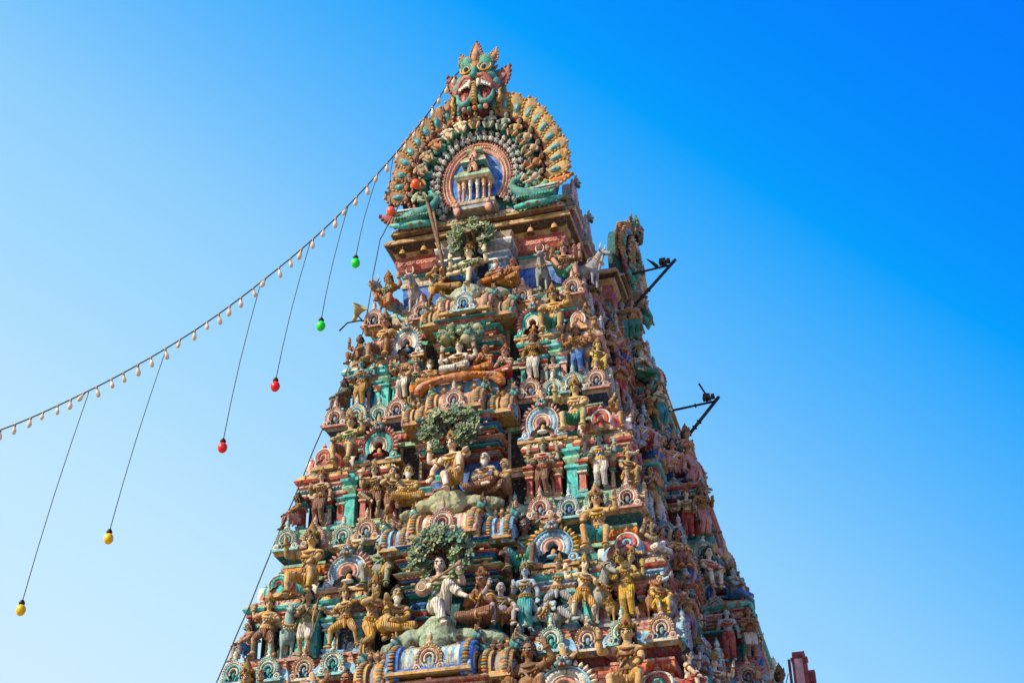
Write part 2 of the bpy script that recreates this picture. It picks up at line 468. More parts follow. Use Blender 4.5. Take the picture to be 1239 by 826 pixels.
DN=(0,0,-1); FW=(0,-1,0)
def ft(x,y,z=.07,pole=FW,toe=(0,-1,0)): return ((x,y,z),pole,toe)
POSES={}
POSES['stand']=human('stand',(0,0,.90),[((-.27,-.24,1.22),(-.5,.4,-1),(0,-.1,1),FW),((.33,-.06,.85),(.8,.3,0))],[ft(-.11,0,toe=(-.3,-1,0)),ft(.11,-.03,toe=(.3,-1,0))],garment='long')
POSES['stand_four']=human('stand_four',(.02,0,.90),[((-.26,-.25,1.0),(-.6,.4,-1)),((.26,-.25,1.02),(.6,.4,-1)),((-.46,-.03,1.48),(-.8,.2,-.8),(0,0,1),FW),((.46,-.03,1.48),(.8,.2,-.8),(0,0,1),FW)],[ft(-.11,0,toe=(-.3,-1,0)),ft(.12,-.03,toe=(.3,-1,0))],lean=(-.05,0,1),garment='long')
POSES['pray']=human('pray',(0,0,.90),[((-.045,-.24,1.22),(-1,.2,-.8),(.1,-.1,1),(1,0,0)),((.045,-.24,1.22),(1,.2,-.8),(-.1,-.1,1),(-1,0,0))],[ft(-.12,0),ft(.12,0)],garment='short')
POSES['guard']=human('guard',(0,.12,.60),[((-.40,-.16,1.24),(-.5,.2,-1),(0,.1,1),(-.6,-.4,0)),((.25,-.30,.70),(1,.3,-.1),(0,-1,-.3),(0,0,-1))],[ft(-.20,-.34,.07,(-.38,-1,.6),(-.3,-1,-.1)),ft(.22,-.28,.14,(.45,-1,.5),(.3,-1,-.2))],lean=(.03,.04,1),garment='short',nod=.25)
POSES['lalita']=human('lalita',(0,.1,.58),[((-.36,-.22,.72),(-1,.3,0)),((.36,-.26,.78),(1,.3,0)),((-.47,-.02,1.22),(-.8,.2,-.8),(0,0,1),FW),((.47,-.02,1.22),(.8,.2,-.8),(0,0,1),FW)],[ft(.02,-.26,.56,(-1,-.6,.15),(1,-.4,-.2)),ft(.16,-.34,.07,(.3,-1,.7),(.1,-1,-.1))],garment='short',nod=.15)
POSES['relaxed']=human('relaxed',(0,.12,.58),[((-.42,.04,.58),(-1,.4,0),(-.3,-.4,-.9)),((.44,-.28,.92),(1,.3,-.2),(.3,-.7,-.5)),((-.46,0,1.24),(-.8,.2,-.8),(0,0,1),FW)],[ft(.12,-.42,.07,(0,-1,.8),(0,-1,-.1)),ft(.30,-.28,.52,(.35,-.5,1),(.3,-1,-.3))],lean=(-.05,.05,1),garment='short',nod=.15)
POSES['lotus']=human('lotus',(0,.08,.15),[((-.34,-.24,.28),(-1,.3,0),(-.2,-1,.1),(0,0,1)),((.34,-.24,.28),(1,.3,0),(.2,-1,.1),(0,0,1)),((-.44,-.04,.80),(-.8,.2,-.8),(0,0,1),FW),((.44,-.04,.80),(.8,.2,-.8),(0,0,1),FW)],[((.10,-.30,.07),(-1,-.25,.05),(1,-.2,0)),((-.10,-.24,.12),(1,-.25,.05),(-1,-.2,0))],garment='long',sash=False)
POSES['sage']=human('sage',(0,.08,.15),[((-.12,-.30,.22),(-1,.3,0),(.8,-.5,0),(0,0,1)),((.12,-.30,.24),(1,.3,0),(-.8,-.5,0),(0,0,1))],[((.10,-.30,.07),(-1,-.25,.05),(1,-.2,0)),((-.10,-.24,.12),(1,-.25,.05),(-1,-.2,0))],garment='long',sash=False,beard=True,fat=.35)
POSES['sit_pray']=human('sit_pray',(0,.08,.15),[((-.045,-.22,.48),(-1,.2,-.8),(.1,-.1,1),(1,0,0)),((.045,-.22,.48),(1,.2,-.8),(-.1,-.1,1),(-1,0,0))],[((.10,-.30,.07),(-1,-.25,.05),(1,-.2,0)),((-.10,-.24,.12),(1,-.25,.05),(-1,-.2,0))],garment='long',sash=False)
POSES['squat']=human('squat',(0,.10,.32),[((-.34,-.08,1.10),(-.8,.3,-.6),(.1,0,1),FW),((.34,-.26,.40),(1,.3,0),(0,-1,-.3),(0,0,-1))],[ft(-.24,-.20,.07,(-.6,-1,.8),(-.4,-1,0)),ft(.24,-.20,.07,(.6,-1,.8),(.4,-1,0))],fat=.8,garment='short',nod=.2)
POSES['dance']=human('dance',(.03,0,.86),[((-.30,-.25,1.12),(-.8,.4,-.8),(.4,-.4,.8)),((.40,-.12,1.25),(.8,.3,-1),(.3,0,1)),((-.48,-.02,1.44),(-.8,.2,-.8),(-.3,0,1),FW),((.5,-.02,1.05),(.8,.2,-.8),(1,0,0),FW)],[((-.02,-.22,.50),(-1,-.6,.3),(.3,-.8,-.5)),ft(.12,-.02,.07,(.6,-1,0),(.4,-1,0))],lean=(-.1,0,1),garment='short')
POSES['archer']=human('archer',(0,0,.80),[((-.62,-.15,1.15),(-.4,0,-1),(-1,-.1,0),FW),((.28,-.12,1.28),(.9,.5,.3),(-.8,-.3,.2),FW)],[ft(-.40,-.08,.07,(-1,-1,.2),(-1,-.5,0)),ft(.36,.04,.07,(.6,-1,.2),(.5,-1,0))],lean=(-.1,0,1),head_side=-.5,garment='short')
POSES['kneel']=human('kneel',(0,.05,.48),[((-.12,-.38,.88),(-1,.2,-.6),(.2,-1,.3),(0,0,1)),((.12,-.38,.88),(1,.2,-.6),(-.2,-1,.3),(0,0,1))],[((-.13,.22,.09),(0,-1,-.9),(0,.4,-1)),ft(.16,-.28,.07,(.2,-1,.8))],lean=(0,-.1,1),garment='short')
POSES['recline']=human('recline',(.05,.02,.20),[((-.62,-.15,.10),(-.3,.3,1),(-.4,-1,0),(0,0,-1)),((.05,-.25,.42),(.6,.2,.6),(.6,-.5,-.4))],[((.55,-.30,.10),(.2,-.6,1),(.8,-.4,0)),((.78,-.05,.10),(.2,-.3,1),(.6,-.6,0))],lean=(-.85,0,.6),garment='long',sash=False)
POSES['lady']=human('lady',(.05,0,.88),[((-.24,-.26,1.12),(-.8,.4,-.8),(.2,-.4,.9)),((.30,-.05,.86),(.8,.3,0))],[ft(-.08,0,toe=(-.3,-1,0)),ft(.12,-.05,toe=(.3,-1,0))],lean=(-.10,0,1),female=True,garment='skirt',sash=False)
POSES['lift']=human('lift',(0,0,.74),[((-.34,-.05,1.62),(-1,.1,.2),(.3,0,1),FW),((.34,-.05,1.62),(1,.1,.2),(-.3,0,1),FW)],[ft(-.32,-.05,.07,(-1,-1,0),(-.6,-1,0)),ft(.32,-.05,.07,(1,-1,0),(.6,-1,0))],garment='short',fat=.3)
POSES['perch']=human('perch',(0,.1,.50),[((-.20,-.30,.60),(-1,.3,0)),((.22,-.30,.62),(1,.3,0))],[ft(-.14,-.36,.07,(-.2,-1,.7),(0,-1,-.1)),ft(.15,-.30,.12,(.2,-1,.7),(0,-1,-.1))],lean=(.05,-.08,1),garment='short')
POSES['musician']=human('musician',(0,.1,.58),[((-.20,-.30,.78),(-1,.3,-.2),(.8,-.5,-.2),FW),((.40,-.24,1.08),(1,.2,-.7),(-.3,-.2,1),FW)],[ft(.12,-.38,.07,(0,-1,.8),(.2,-1,-.1)),((.42,-.30,.62),(.7,-1,.6),(.6,-.6,-.4))],garment='long',nod=.15)
POSES['warrior']=human('warrior',(0,0,.84),[((-.48,-.02,1.52),(-.9,.3,-.3),(.4,0,1),FW),((.30,-.30,1.02),(.9,.3,-.6),(-.3,-1,.2))],[ft(-.30,-.14,.07,(-.4,-1,.2),(-.4,-1,0)),ft(.26,.10,.07,(.3,-1,.2),(.4,-1,0))],lean=(.08,-.04,1),garment='short',turn=.25)
POSES['rider']=human('rider',(0,.1,.56),[((-.30,-.36,.98),(-.8,.3,-.8),(0,-.6,.8)),((.32,-.34,.98),(.8,.3,-.8),(0,-.6,.8)),((-.46,-.05,1.24),(-.8,.2,-.8),(0,0,1)),((.46,-.05,1.24),(.8,.2,-.8),(0,0,1))],[ft(-.12,-.30,.42,(-.6,-1,.8),(0,-1,-.4)),ft(.34,-.36,.07,(.6,-1,.6),(.3,-1,-.1))],garment='short',nod=.2)
POSES['twin']=human('twin',(0,0,.90),[((-.24,-.26,1.04),(-.8,.4,-.8)),((.24,-.26,1.04),(.8,.4,-.8)),((-.46,-.03,1.42),(-.8,.2,-.8),(0,0,1),FW),((.46,-.03,1.42),(.8,.2,-.8),(0,0,1),FW)],[ft(-.11,0),ft(.12,-.03)],garment='long',heads=2)

# ------------------------------------------------------------------ animals
def four_leg(name,bull=True,seated=False):
    B=Lump(); E_=MB(0); J=MB(0)
    # faces -y ; trunk runs to +y
    h=.0 if not seated else -.46
    ch=Vector((0,-.30,.88+h)); rp=Vector((0,.48,.84+h))
    B.cap(ch,rp,.25,.22,12); B.ell(ch+v3(0,.02,-.05),(.24,.27,.32),DARK,12,8); B.ell(v3(0,.1,.78+h),(.25,.35,.24),DARK,12,8); B.ell(rp+v3(0,.05,0),(.23,.22,.26),DARK,12,8)
    if bull: B.ell(ch+v3(0,.10,.27),(.13,.2,.16),DARK,10,8)
    hd=Vector((0,-.72,1.34+h)) if bull else Vector((0,-.72,1.52+h))
    B.cap(ch+v3(0,-.08,.10),hd+v3(0,.14,-.02),.20,.125,12)
    B.ell(hd,(.115,.15,.13),DARK,12,8); B.cap(hd+v3(0,-.05,-.03),hd+v3(0,-.27,-.17),.09,.068,10); B.ell(hd+v3(0,-.29,-.18),(.075,.055,.06),DARK,10,7)
    if bull: B.cap(hd+v3(0,.0,-.16),ch+v3(0,-.2,-.25),.045,.06)
    for s in (-1,1):
        B.ell(hd+v3(s*.17,.05,.02),(.09,.03,.045),DARK,8,6,Matrix.Rotation(s*-.3,3,'Y'))
        E_.ell(hd+v3(s*.092,-.09,.03),(.022,.03,.026),(.8,.78,.7),8,6); E_.ell(hd+v3(s*.108,-.10,.03),(.012,.018,.018),DARK,8,6)
        E_.ell(hd+v3(s*.04,-.335,-.165),(.014,.012,.014),DARK,6,5)
        if bull: J.tube([hd+v3(s*.07,.03,.10),hd+v3(s*.14,.03,.2),hd+v3(s*.15,-.01,.31),hd+v3(s*.11,-.03,.38)],[.034,.03,.02,.006],CREAM,8)
        if not seated:
            B.cap(ch+v3(s*.14,.0,-.1),ch+v3(s*.15,-.02,-.44),.11,.062); B.cap(v3(s*.15,-.32,.44),v3(s*.15,-.30,.09),.058,.042); B.cap(v3(s*.15,-.31,.06),v3(s*.15,-.35,.04),.055,.05)
            B.cap(rp+v3(s*.13,.02,-.05),v3(s*.15,.40,.56),.14,.085); B.cap(v3(s*.15,.40,.56),v3(s*.15,.58,.40),.075,.052); B.cap(v3(s*.15,.58,.40),v3(s*.15,.54,.09),.048,.04); B.cap(v3(s*.15,.54,.06),v3(s*.15,.50,.04),.055,.05)
        else:
            B.cap(ch+v3(s*.16,.0,-.15),v3(s*.2,-.52,.16),.10,.062); B.cap(v3(s*.2,-.52,.16),v3(s*.19,-.25,.06),.055,.05)
            B.cap(rp+v3(s*.16,.02,-.08),v3(s*.27,.18,.2),.15,.09); B.cap(v3(s*.27,.18,.2),v3(s*.27,.5,.07),.07,.05); B.cap(v3(s*.27,.5,.07),v3(s*.27,.25,.05),.05,.05)
    B.tube([rp+v3(0,.22,.16),rp+v3(.03,.33,0),rp+v3(.05,.33,-.3)],[.04,.03,.03],DARK,8); B.ell(rp+v3(.05,.33,-.36),(.05,.05,.1),DARK,8,6)
    if not bull:
        for q in range(8): 
            p=hd.lerp(ch,q/8)+v3(0,.14+.02*q,.13); J.ell(p,(.03,.06,.07),(.02,.016,.014),8,6)
    J.torus(hd.lerp(ch,.55)+v3(0,-.0,0),(0,-.7,.7),.20,.022,GOLD,18,6); 
    for q in range(9):
        a=PI*q/8; J.ell(hd.lerp(ch,.62)+v3(math.cos(a)*.2,-.12-.06*math.sin(a),-.02-.2*math.sin(a)),(.028,.028,.035),GOLD,6,5)
    C=MB(0)
    C.ell(v3(0,.18,.86+h),(.275,.24,.262),RED,14,9); C.tube([v3(-.25,.4,.83+h),v3(0,.41,1.1+h),v3(.25,.4,.83+h)],.03,GOLD,6); C.tube([v3(-.25,-.03,.83+h),v3(0,-.03,1.12+h),v3(.25,-.03,.83+h)],.03,GOLD,6)
    return dict(body=B.re(.02,SKIN,name+'_body'),eyes=E_.build('eyes',CLEAN,link=False),trappings=J.build('trappings',CLEAN,link=False),saddle_cloth=C.build('saddle_cloth',CLEAN,link=False))
POSES['bull']=four_leg('bull'); POSES['bull_seated']=four_leg('bull_seated',True,True); POSES['horse']=four_leg('horse',False)

SK=dict(golden=(.50,.34,.12),brown=(.30,.135,.05),tan=(.46,.31,.16),pale=(.66,.53,.34),greygreen=(.34,.38,.26),bluegrey=(.27,.40,.43),blue=(.12,.36,.42),
        white=(.63,.57,.44),orange=(.46,.20,.06),rose=(.52,.25,.16),grey=(.36,.36,.35),ochre=(.46,.28,.09),dark=(.16,.10,.07),yellow=(.55,.38,.08))
CL=dict(ochre=(.50,.27,.05),blue=(.03,.16,.45),white=(.66,.62,.52),red=(.42,.05,.03),green=(.03,.24,.13),teal=(.03,.33,.32),grey=(.3,.33,.34),brown=(.22,.10,.05),pink=(.55,.25,.22),orange=(.55,.17,.02),mauve=(.36,.22,.25),yellow=(.62,.40,.03))
n_stat=0
def statue(pose,loc,rotz=0,sc=1.0,skin='tan',cloth='ochre',head='crown',label='',group=None,cat='statue',flip=False,name='statue'):
    global n_stat; n_stat+=1
    d=POSES[pose]
    e=bpy.data.objects.new(name,None); COL.objects.link(e); e.empty_display_size=.2
    e.location=loc; e.rotation_euler=(0,0,rotz)
    e.scale=(-sc if flip else sc,sc,sc)
    tag(e,label,cat,group)
    sk=SK[skin]; kk=rnd.uniform(.78,1.1); k=[kk*rnd.uniform(.92,1.08) for _ in range(3)]
    put('body',d['body'],e,color=[a*b for a,b in zip(sk,k)])
    if 'garment' in d: put('garment',d['garment'],e,color=CL[cloth])
    if 'saddle_cloth' in d and cloth: put('saddle_cloth',d['saddle_cloth'],e,color=(1,1,1) if cloth=='red' else (.5,1.5,2))
    g=rnd.uniform(.35,.8)
    if 'jewellery' in d: t_=rnd.choice([(g,g,g),(g,g*.9,g),(.35,.25,.3),(.3,.75,1.6),(1.1,1.2,2.4),(.75,.38,.8),(g,g*.8,g),(.5,.5,.6)]); put('jewellery',d['jewellery'],e,color=t_)
    if 'trappings' in d: put('trappings',d['trappings'],e)
    put('eyes',d['eyes'],e)
    if 'crown' in d:
        if head=='crown': put('crown',d['crown'],e,color=(.35*g+.45*sk[0],.35*g+.65*sk[1],.45*g+.8*sk[2])); put('hair',d['hair'],e)
        elif head=='hair': put('hair',d['hair'],e)
    if 'beard' in d: put('beard',d['beard'],e,color=(.9,.9,.85) if skin!='dark' else (.2,.2,.2))
    return e

# ------------------------------------------------------------------ the tower
LIP=[33.0,28.9,24.45,19.6,15.03,10.4,5.6]
HW=[3.63,3.98,4.92,5.95,6.92,7.9,8.9]
YF=[-.198*(33-z) for z in LIP]
D2=[1.4,1.4,1.45,1.75,2.05,2.2,2.4]
CY=7.0
def footprint(k):
    hw,yf,d2=HW[k],YF[k],D2[k]; c=-.12
    half=[(0.26*hw,yf-c),(.26*hw,yf+.28),(.37*hw,yf+.28),(.37*hw,yf),(.58*hw,yf),(.58*hw,yf+.28),(.675*hw,yf+.28),(.675*hw,yf),(hw,yf),
          (hw,yf+2.0),(hw-.3,yf+2.0),(hw-.3,yf+2.8),(hw+.6,yf+2.8),(hw+.6,yf+4.7),(hw+d2,yf+4.7)]
    front=[(-x,y) for x,y in reversed(half)]+half
    back=[(-x,2*CY-y) for x,y in front]
    return front+back
tower=bpy.data.objects.new('temple_tower',None); COL.objects.link(tower); tower.location=(0,CY,0)
tag(tower,'tall tapering temple gateway tower crowded with painted stucco statues','temple tower')
def tput(name,me,parent,loc,rotz=0,scale=1,color=None):
    """parented piece given in world coordinates (the tower's base sits at y=CY)"""
    return put(name,me,parent,loc,rotz,scale,color)

# --- ornaments -----------------------------------------------------------------
def small_lion(mb,c,s,cols=(TEAL,CREAM,RED)):
    """little lion mask facing -y"""
    c=Vector(c)
    mb.ell(c,(.20*s,.16*s,.20*s),cols[0],8,6)
    for g in (-1,1):
        mb.ell(c+v3(g*.085*s,-.12*s,.06*s),(.06*s,.05*s,.06*s),WHITE,7,5); mb.ell(c+v3(g*.085*s,-.165*s,.06*s),(.026*s,.02*s,.026*s),DARK,6,4)
        mb.ell(c+v3(g*.10*s,-.10*s,.15*s),(.08*s,.05*s,.035*s),cols[2],7,5)
        mb.leaf(c+v3(g*.15*s,0,.08*s),c+v3(g*.32*s,-.05*s,.20*s),.16*s,.08*s,[cols[1],cols[2]],5,bump=0)
        mb.ell(c+v3(g*.13*s,-.10*s,-.10*s),(.085*s,.07*s,.09*s),cols[0],7,5)
        mb.ell(c+v3(g*.055*s,-.18*s,-.14*s),(.02*s,.02*s,.05*s),WHITE,6,4)
    mb.ell(c+v3(0,-.17*s,-.0*s),(.05*s,.07*s,.05*s),cols[0],7,5)
    mb.ell(c+v3(0,-.13*s,-.14*s),(.10*s,.06*s,.07*s),(.35,.03,.03),7,5)
    mb.leaf(c+v3(0,0,.12*s),c+v3(0,-.05*s,.48*s),.20*s,.10*s,[cols[1],cols[2]],5,bump=0)
def kudu_mesh(pal,ring=True):
    """small horseshoe ornament on the cornices, base at z=0, facing -y"""
    a,b,c,d=pal; mb=MB(.006)
    cz=.36
    mb.bands(0,cz,0,[(.10,.17,c,.05,False),(.17,.20,DARK,.0,False),(.20,.29,b,.07,True),(.29,.35,a,.05,False)],-38,26,1.08,.16,DARK if ring else d)
    for i in range(19):
        t=R(-25)+(PI+R(50))*i/18; mb.ell((.365*math.cos(t),-.02,cz+.385*math.sin(t)),(.036,.05,.036),c if i%2 else a,6,4)
    for g in (-1,1):
        mb.torus((g*.34,-.04,.10),(0,1,0),.085,.042,b,10,5); mb.ell((g*.34,-.06,.10),.045,a,6,5)
        mb.ell((g*.48,-.02,.05),(.09,.06,.05),c,7,5); mb.tube([(g*.16,-.03,.02),(g*.10,-.05,.12),(g*.17,-.05,.20)],.032,d,5)
    mb.ell((0,.05,.30),(.075,.06,.13),d,8,6)
    mb.box(-.48,.48,-.07,.14,-.05,.03,c)
    mb.lathe([(.05,0,a),(.10,.04,b),(.10,.09,b),(.04,.13,a),(.085,.19,a),(.085,.24,a),(.06,.30,c),(.06,.34,d),(.02,.40,c),(.005,.48,c)],8,0,.02,cz+.38)
    return mb.build('horseshoe_ornament',PAINT,link=False)
PP=(.58,.36,.28); MM=(.36,.52,.38); TT=(.22,.50,.48)
KP=[(MM,(.62,.6,.5),TT,TEAL),(PP,(.62,.52,.38),ROSE,(.2,.3,.4)),(CREAM,TT,(.62,.58,.48),TEAL),((.44,.28,.12),PP,CREAM,(.2,.35,.45)),((.3,.45,.55),(.64,.62,.54),TT,(.1,.2,.42)),(PP,TT,(.62,.58,.5),TEAL)]
KUDU=[kudu_mesh(p,i%2==0) for i,p in enumerate(KP)]
def bighorse(pal,lion=True):
    """large horseshoe gable over a niche, base at z=0"""
    a,b,c,d=pal; mb=MB(.008); cz=.62
    mb.bands(0,cz,0,[(.16,.30,c,.06,False),(.30,.37,WHITE,.05,False),(.37,.55,b,.10,True),(.55,.63,d,.07,False)],-36,40,1.05,.35,DARK)
    for i in range(19):
        t=R(-18)+(PI+R(36))*i/18; q=v3(.66*math.cos(t),-.03,cz+.69*math.sin(t))
        mb.leaf(q-v3(math.cos(t),0,math.sin(t))*.04,q+v3(math.cos(t+.35),0,math.sin(t+.35))*.15,.13,.11,[a,a],4,bump=0)
    for g in (-1,1):
        mb.torus((g*.60,-.03,.20),(0,1,0),.12,.05,b,14,6); mb.ell((g*.60,-.05,.20),.07,WHITE,8,6)
        mb.ell((g*.80,-.02,.11),(.13,.08,.07),b,8,6); mb.ell((g*.42,-.06,.06),(.15,.08,.06),c,8,6)
    mb.ell((0,.08,.46),(.09,.08,.16),OCHRE,9,7); mb.ell((0,-.0,.30),(.2,.12,.07),d,9,6)
    mb.box(-.92,.92,-.08,.5,-.08,.03,OCHRE); mb.box(-.86,.86,-.05,.5,.03,.08,d)
    if lion: small_lion(mb,(0,-.08,1.36),1.0,((.16,.30,.30),OCHRE,ROSE))
    return mb.build('horseshoe_gable',PAINT,link=False)
BIG=[bighorse((ROSE,(.30,.50,.66),PINK,WHITE)),bighorse((GOLD,(.30,.50,.66),PINK,SKYB)),bighorse((CREAM,WHITE,SALMON,SKYB)),bighorse((PINK,TURQ,CREAM,RED))]
def pil(mb,x,y,z0,z1,w,cols,rnd_=False):
    """bracketed pilaster"""
    a,b,c=cols; h=w/2
    if rnd_:
        mb.lathe([(h*1.5,0,b),(h*1.5,.07,b),(h*1.1,.10,a),(h,.16,a),(h*.92,(z1-z0)*.62,c),(h*1.35,(z1-z0)*.64,b),(h*1.35,(z1-z0)*.69,a),(h*.9,(z1-z0)*.72,a),(h*1.7,(z1-z0)*.82,b),(h*1.7,(z1-z0)*.85,a),(h*1.1,(z1-z0)*.88,c),(h*1.9,(z1-z0)*.93,c),(h*1.9,(z1-z0),c)],12,x,y,z0)
    else:
        H=z1-z0
        mb.sq(x,y,h,h,[(.05,z0,b),(.05,z0+.08,a),(0,z0+.10,a),(-.015,z0+H*.60,c),(.05,z0+H*.62,c),(.05,z0+H*.68,a),(-.01,z0+H*.70,b),(.09,z0+H*.80,b),(.09,z0+H*.84,c),(.02,z0+H*.87,a),(.13,z0+H*.94,a),(.13,z1,a)],a,a)
def entab(mb,cx,cy,hx,hy,z,cols,wide=.0,s=1.0):
    """stack of stepped mouldings that opens upward, then an eave; returns top z"""
    a,b,c,d,e=cols
    pr=[(-.06,0,a),(.0,.03,a),(.0,.12,DARK),(-.05,.13,b),(.06,.19,b),(.06,.26,DARK),(0,.27,c),(.10,.34,c),(.10,.40,DARK),(.03,.41,d),(.16,.48,d),(.20,.56,d),(.17,.60,e),(.10,.72,e),(.02,.75,b),(.02,.80,c),(-.06,.81,c),(-.06,.86,a)]
    mb.sq(cx,cy,hx,hy,[(o+wide,z+q*s,k) for o,q,k in pr],a,a)
    for (zz,oo,cc) in ((.225,.07,c),(.445,.05,a),(.775,.03,e)):
        w_=hx+oo+wide; d_=hy+oo+wide; n_=int(2*w_/.13); m_=int(2*d_/.13)
        for i in range(n_): mb.ell((cx-w_+2*w_*(i+.5)/n_,cy-d_,z+zz*s),(.045,.035,.035*s),cc,6,4)
        for i in range(m_):
            mb.ell((cx+w_,cy-d_+2*d_*(i+.5)/m_,z+zz*s),(.035,.045,.035*s),cc,6,4)
    # square bosses along the eave
    for sx in (-1,0,1):
        for (xx,yy,dx,dy) in ((cx+sx*hx*.8,cy-hy-.16-wide,.07,.05),(cx+hx+.16+wide,cy+sx*hy*.8,.05,.07),(cx-hx-.16-wide,cy+sx*hy*.8,.05,.07)):
            mb.box(xx-dx,xx+dx,yy-dy,yy+dy,z+.57*s,z+.73*s,OCHRE if sx else PINK)
    return z+.86*s
def kuta(pal):
    """square corner pavilion 2.1 wide; origin at floor centre"""
    a,b,c,d,e,wall=pal; mb=MB(); h=.95
    mb.sq(0,0,h,h,[(.08,0,b),(.08,.10,GREY),(0,.12,GREY),(0,.20,DARK)],GREY,GREY)
    mb.sq(0,0,h-.35,h-.35,[(0,.2,wall),(0,1.5,wall)],wall,wall)
    for sx in (-1,1):
        for sy in (-1,1): pil(mb,sx*(h-.16),sy*(h-.16),.2,1.30,.26,(a,b,c))
        for sy in (-1,1): pil(mb,sx*.3,sy*(h-.22),.2,1.30,.14,(c,a,b))
    z=entab(mb,0,0,h-.04,h-.04,1.30,(c,b,e,a,d))
    # neck and dome
    mb.sq(0,0,h-.3,h-.3,[(0,z,b),(.0,z+.08,b),(.06,z+.1,c),(.06,z+.15,c)],c,c)
    vs=[];fs=[];cs=[]; N_=36
    for i in range(11):
        t=i/10; r=.95*(math.cos(t*PI/2)**.55)*(1+.10*math.sin(t*PI)); zz_=z+.15+.92*t
        for q in range(N_): 
            k_=1.0 if q%2 else .94; vs.append((max(r,.05)*k_*math.cos(2*PI*q/N_),max(r,.05)*k_*math.sin(2*PI*q/N_),zz_))
    for i in range(10):
        for q in range(N_):
            fs.append((i*N_+q,i*N_+(q+1)%N_,(i+1)*N_+(q+1)%N_,(i+1)*N_+q)); cs.append(OCHRE if i in(0,9) else (a if (q//2)%2 else e))
    mb.add(vs,fs,cs,True)
    for i in range(28):
        t=2*PI*i/28; mb.ell((.93*math.cos(t),.93*math.sin(t),z+.17),(.06,.06,.05),e,6,4)
    mb.lathe([(.10,0,a),(.24,.05,b),(.24,.10,c),(.12,.14,a),(.2,.2,d),(.21,.27,d),(.07,.33,b),(.10,.38,a),(.02,.5,a)],12,0,0,z+1.04)
    for q in range(4):
        mb.M=Matrix.Rotation(q*PI/2,4,'Z')@Matrix.Translation((0,-.96,z+.14))@Matrix.Scale(1.08,4)
        p=[c,e,b,a]
        mb.bands(0,.34,0,[(.06,.15,SKYB if q%2 else p[1],.05,False),(.15,.28,p[3],.07,True),(.28,.35,WHITE if wall!=WHITE else PINK,.05,False)],-30,18,1,.14,p[2])
        mb.lathe([(.06,0,p[3]),(.09,.06,p[0]),(.03,.12,p[3]),(.005,.2,p[3])],8,0,.02,.68)
        mb.box(-.4,.4,-.05,.12,-.06,.04,OCHRE)
        mb.M=Matrix.Identity(4)
    return mb.build('corner_pavilion',PAINT,link=False)
def panjara(pal):
    """niche pavilion 1.5 wide, 1.2 deep; its horseshoe gable is a piece of its own; origin floor, front at y=0"""
    a,b,c,d,e,wall=pal; mb=MB(); hx=.68
    mb.box(-hx-.1,hx+.1,-.10,1.2,0,.09,GREY); mb.box(-hx-.02,hx+.02,-.04,1.2,.09,.2,b)
    mb.box(-hx+.1,hx-.1,.30,1.2,.2,1.5,wall)
    for sx in (-1,1):
        pil(mb,sx*(hx-.1),.12,.2,1.30,.24,(a,b,c)); pil(mb,sx*(hx-.34),.22,.2,1.30,.13,(c,a,b))
    z=entab(mb,0,.6,hx,.6,1.30,(c,e,b,a,d))
    mb.box(-hx+.1,hx-.1,.1,1.1,z,z+.12,b)
    return mb.build('niche_pavilion',PAINT,link=False)
def sala(L,r,pal,ribs=22,name='barrel_roof',endh=1.0):
    """ribbed barrel roof, axis along x, half length L, springing at z=0, centre y=0; end gables with lion masks"""
    a,b,c,d=pal; mb=MB(.008); n=14
    xs=[]
    for i in range(ribs*2+1): xs.append((-L+2*L*i/(ribs*2), 1.0 if i%2==0 else .93))
    vs=[];fs=[];cs=[]
    for x,k in xs:
        for j in range(n+1):
            t=R(-20)+(PI+R(40))*j/n; vs.append((x,-r*k*math.cos(t),r*.30+r*k*math.sin(t)))
    for i in range(len(xs)-1):
        for j in range(n):
            p=i*(n+1)+j; fs.append((p,p+n+1,p+n+2,p+1)); cs.append(a if (i//2)%2 else b)
    mb.add(vs,fs,cs,True)
    mb.box(-L-.1,L+.1,-r-.12,r+.12,-.16,-.06,OCHRE); mb.box(-L-.05,L+.05,-r-.06,r+.06,-.06,.02,d)
    mb.box(-L,L,-r*.95,r*.95,r*.2,r*.32,b)
    mb.box(-L,L,-.10,.10,r*1.26,r*1.36,OCHRE)
    for g in (-1,1):
        mb.M=Matrix.Translation((g*L,0,0))@Matrix.Rotation(g*PI/2,4,'Z')
        q=r*.30
        mb.bands(0,q,-.05,[(r*.30,r*.52,c,.08,False),(r*.52,r*.66,WHITE,.05,False),(r*.66,r*.92,a,.10,True),(r*.92,r*1.12,d,.09,False)],-42,34,1,.30,MAROON)
        for i in range(30):
            t=R(-35)+(PI+R(70))*i/29; p=v3(r*1.14*math.cos(t),.06,q+r*1.14*math.sin(t))
            mb.ell(p,(.05,.11,.075),((.44,.17,.04),(.40,.25,.07),(.14,.20,.17))[i%3],7,5,Matrix.Rotation(-t+PI/2+.6,3,'Y'))
        for h in (-1,1):
            mb.torus((h*r*.95,-.06,-.02),(0,1,0),.13,.055,a,12,6)
        small_lion(mb,(0,-.05,q+r*1.42),endh,((.06,.24,.22) if d!=TEAL else (.2,.32,.4),OCHRE,ROSE))
        mb.M=Matrix.Identity(4)
    for q in range(3):
        mb.lathe([(.07,0,a),(.13,.04,OCHRE),(.05,.09,BROWN),(.13,.16,BROWN),(.14,.22,BROWN),(.05,.28,OCHRE),(.08,.33,BROWN),(.015,.45,BROWN)],10,(q-1)*L*.62,0,r*1.36)
    return mb.build(name,PAINT,link=False)
PK=[(TURQ,PINK,OCHRE,CREAM,SALMON,BLUE),(RED,TURQ,CREAM,OCHRE,PINK,DARK),(TURQ,SALMON,CREAM,BEIGE,RED,DARK),(RED,SKYB,BEIGE,OCHRE,TURQ,MAROON)]
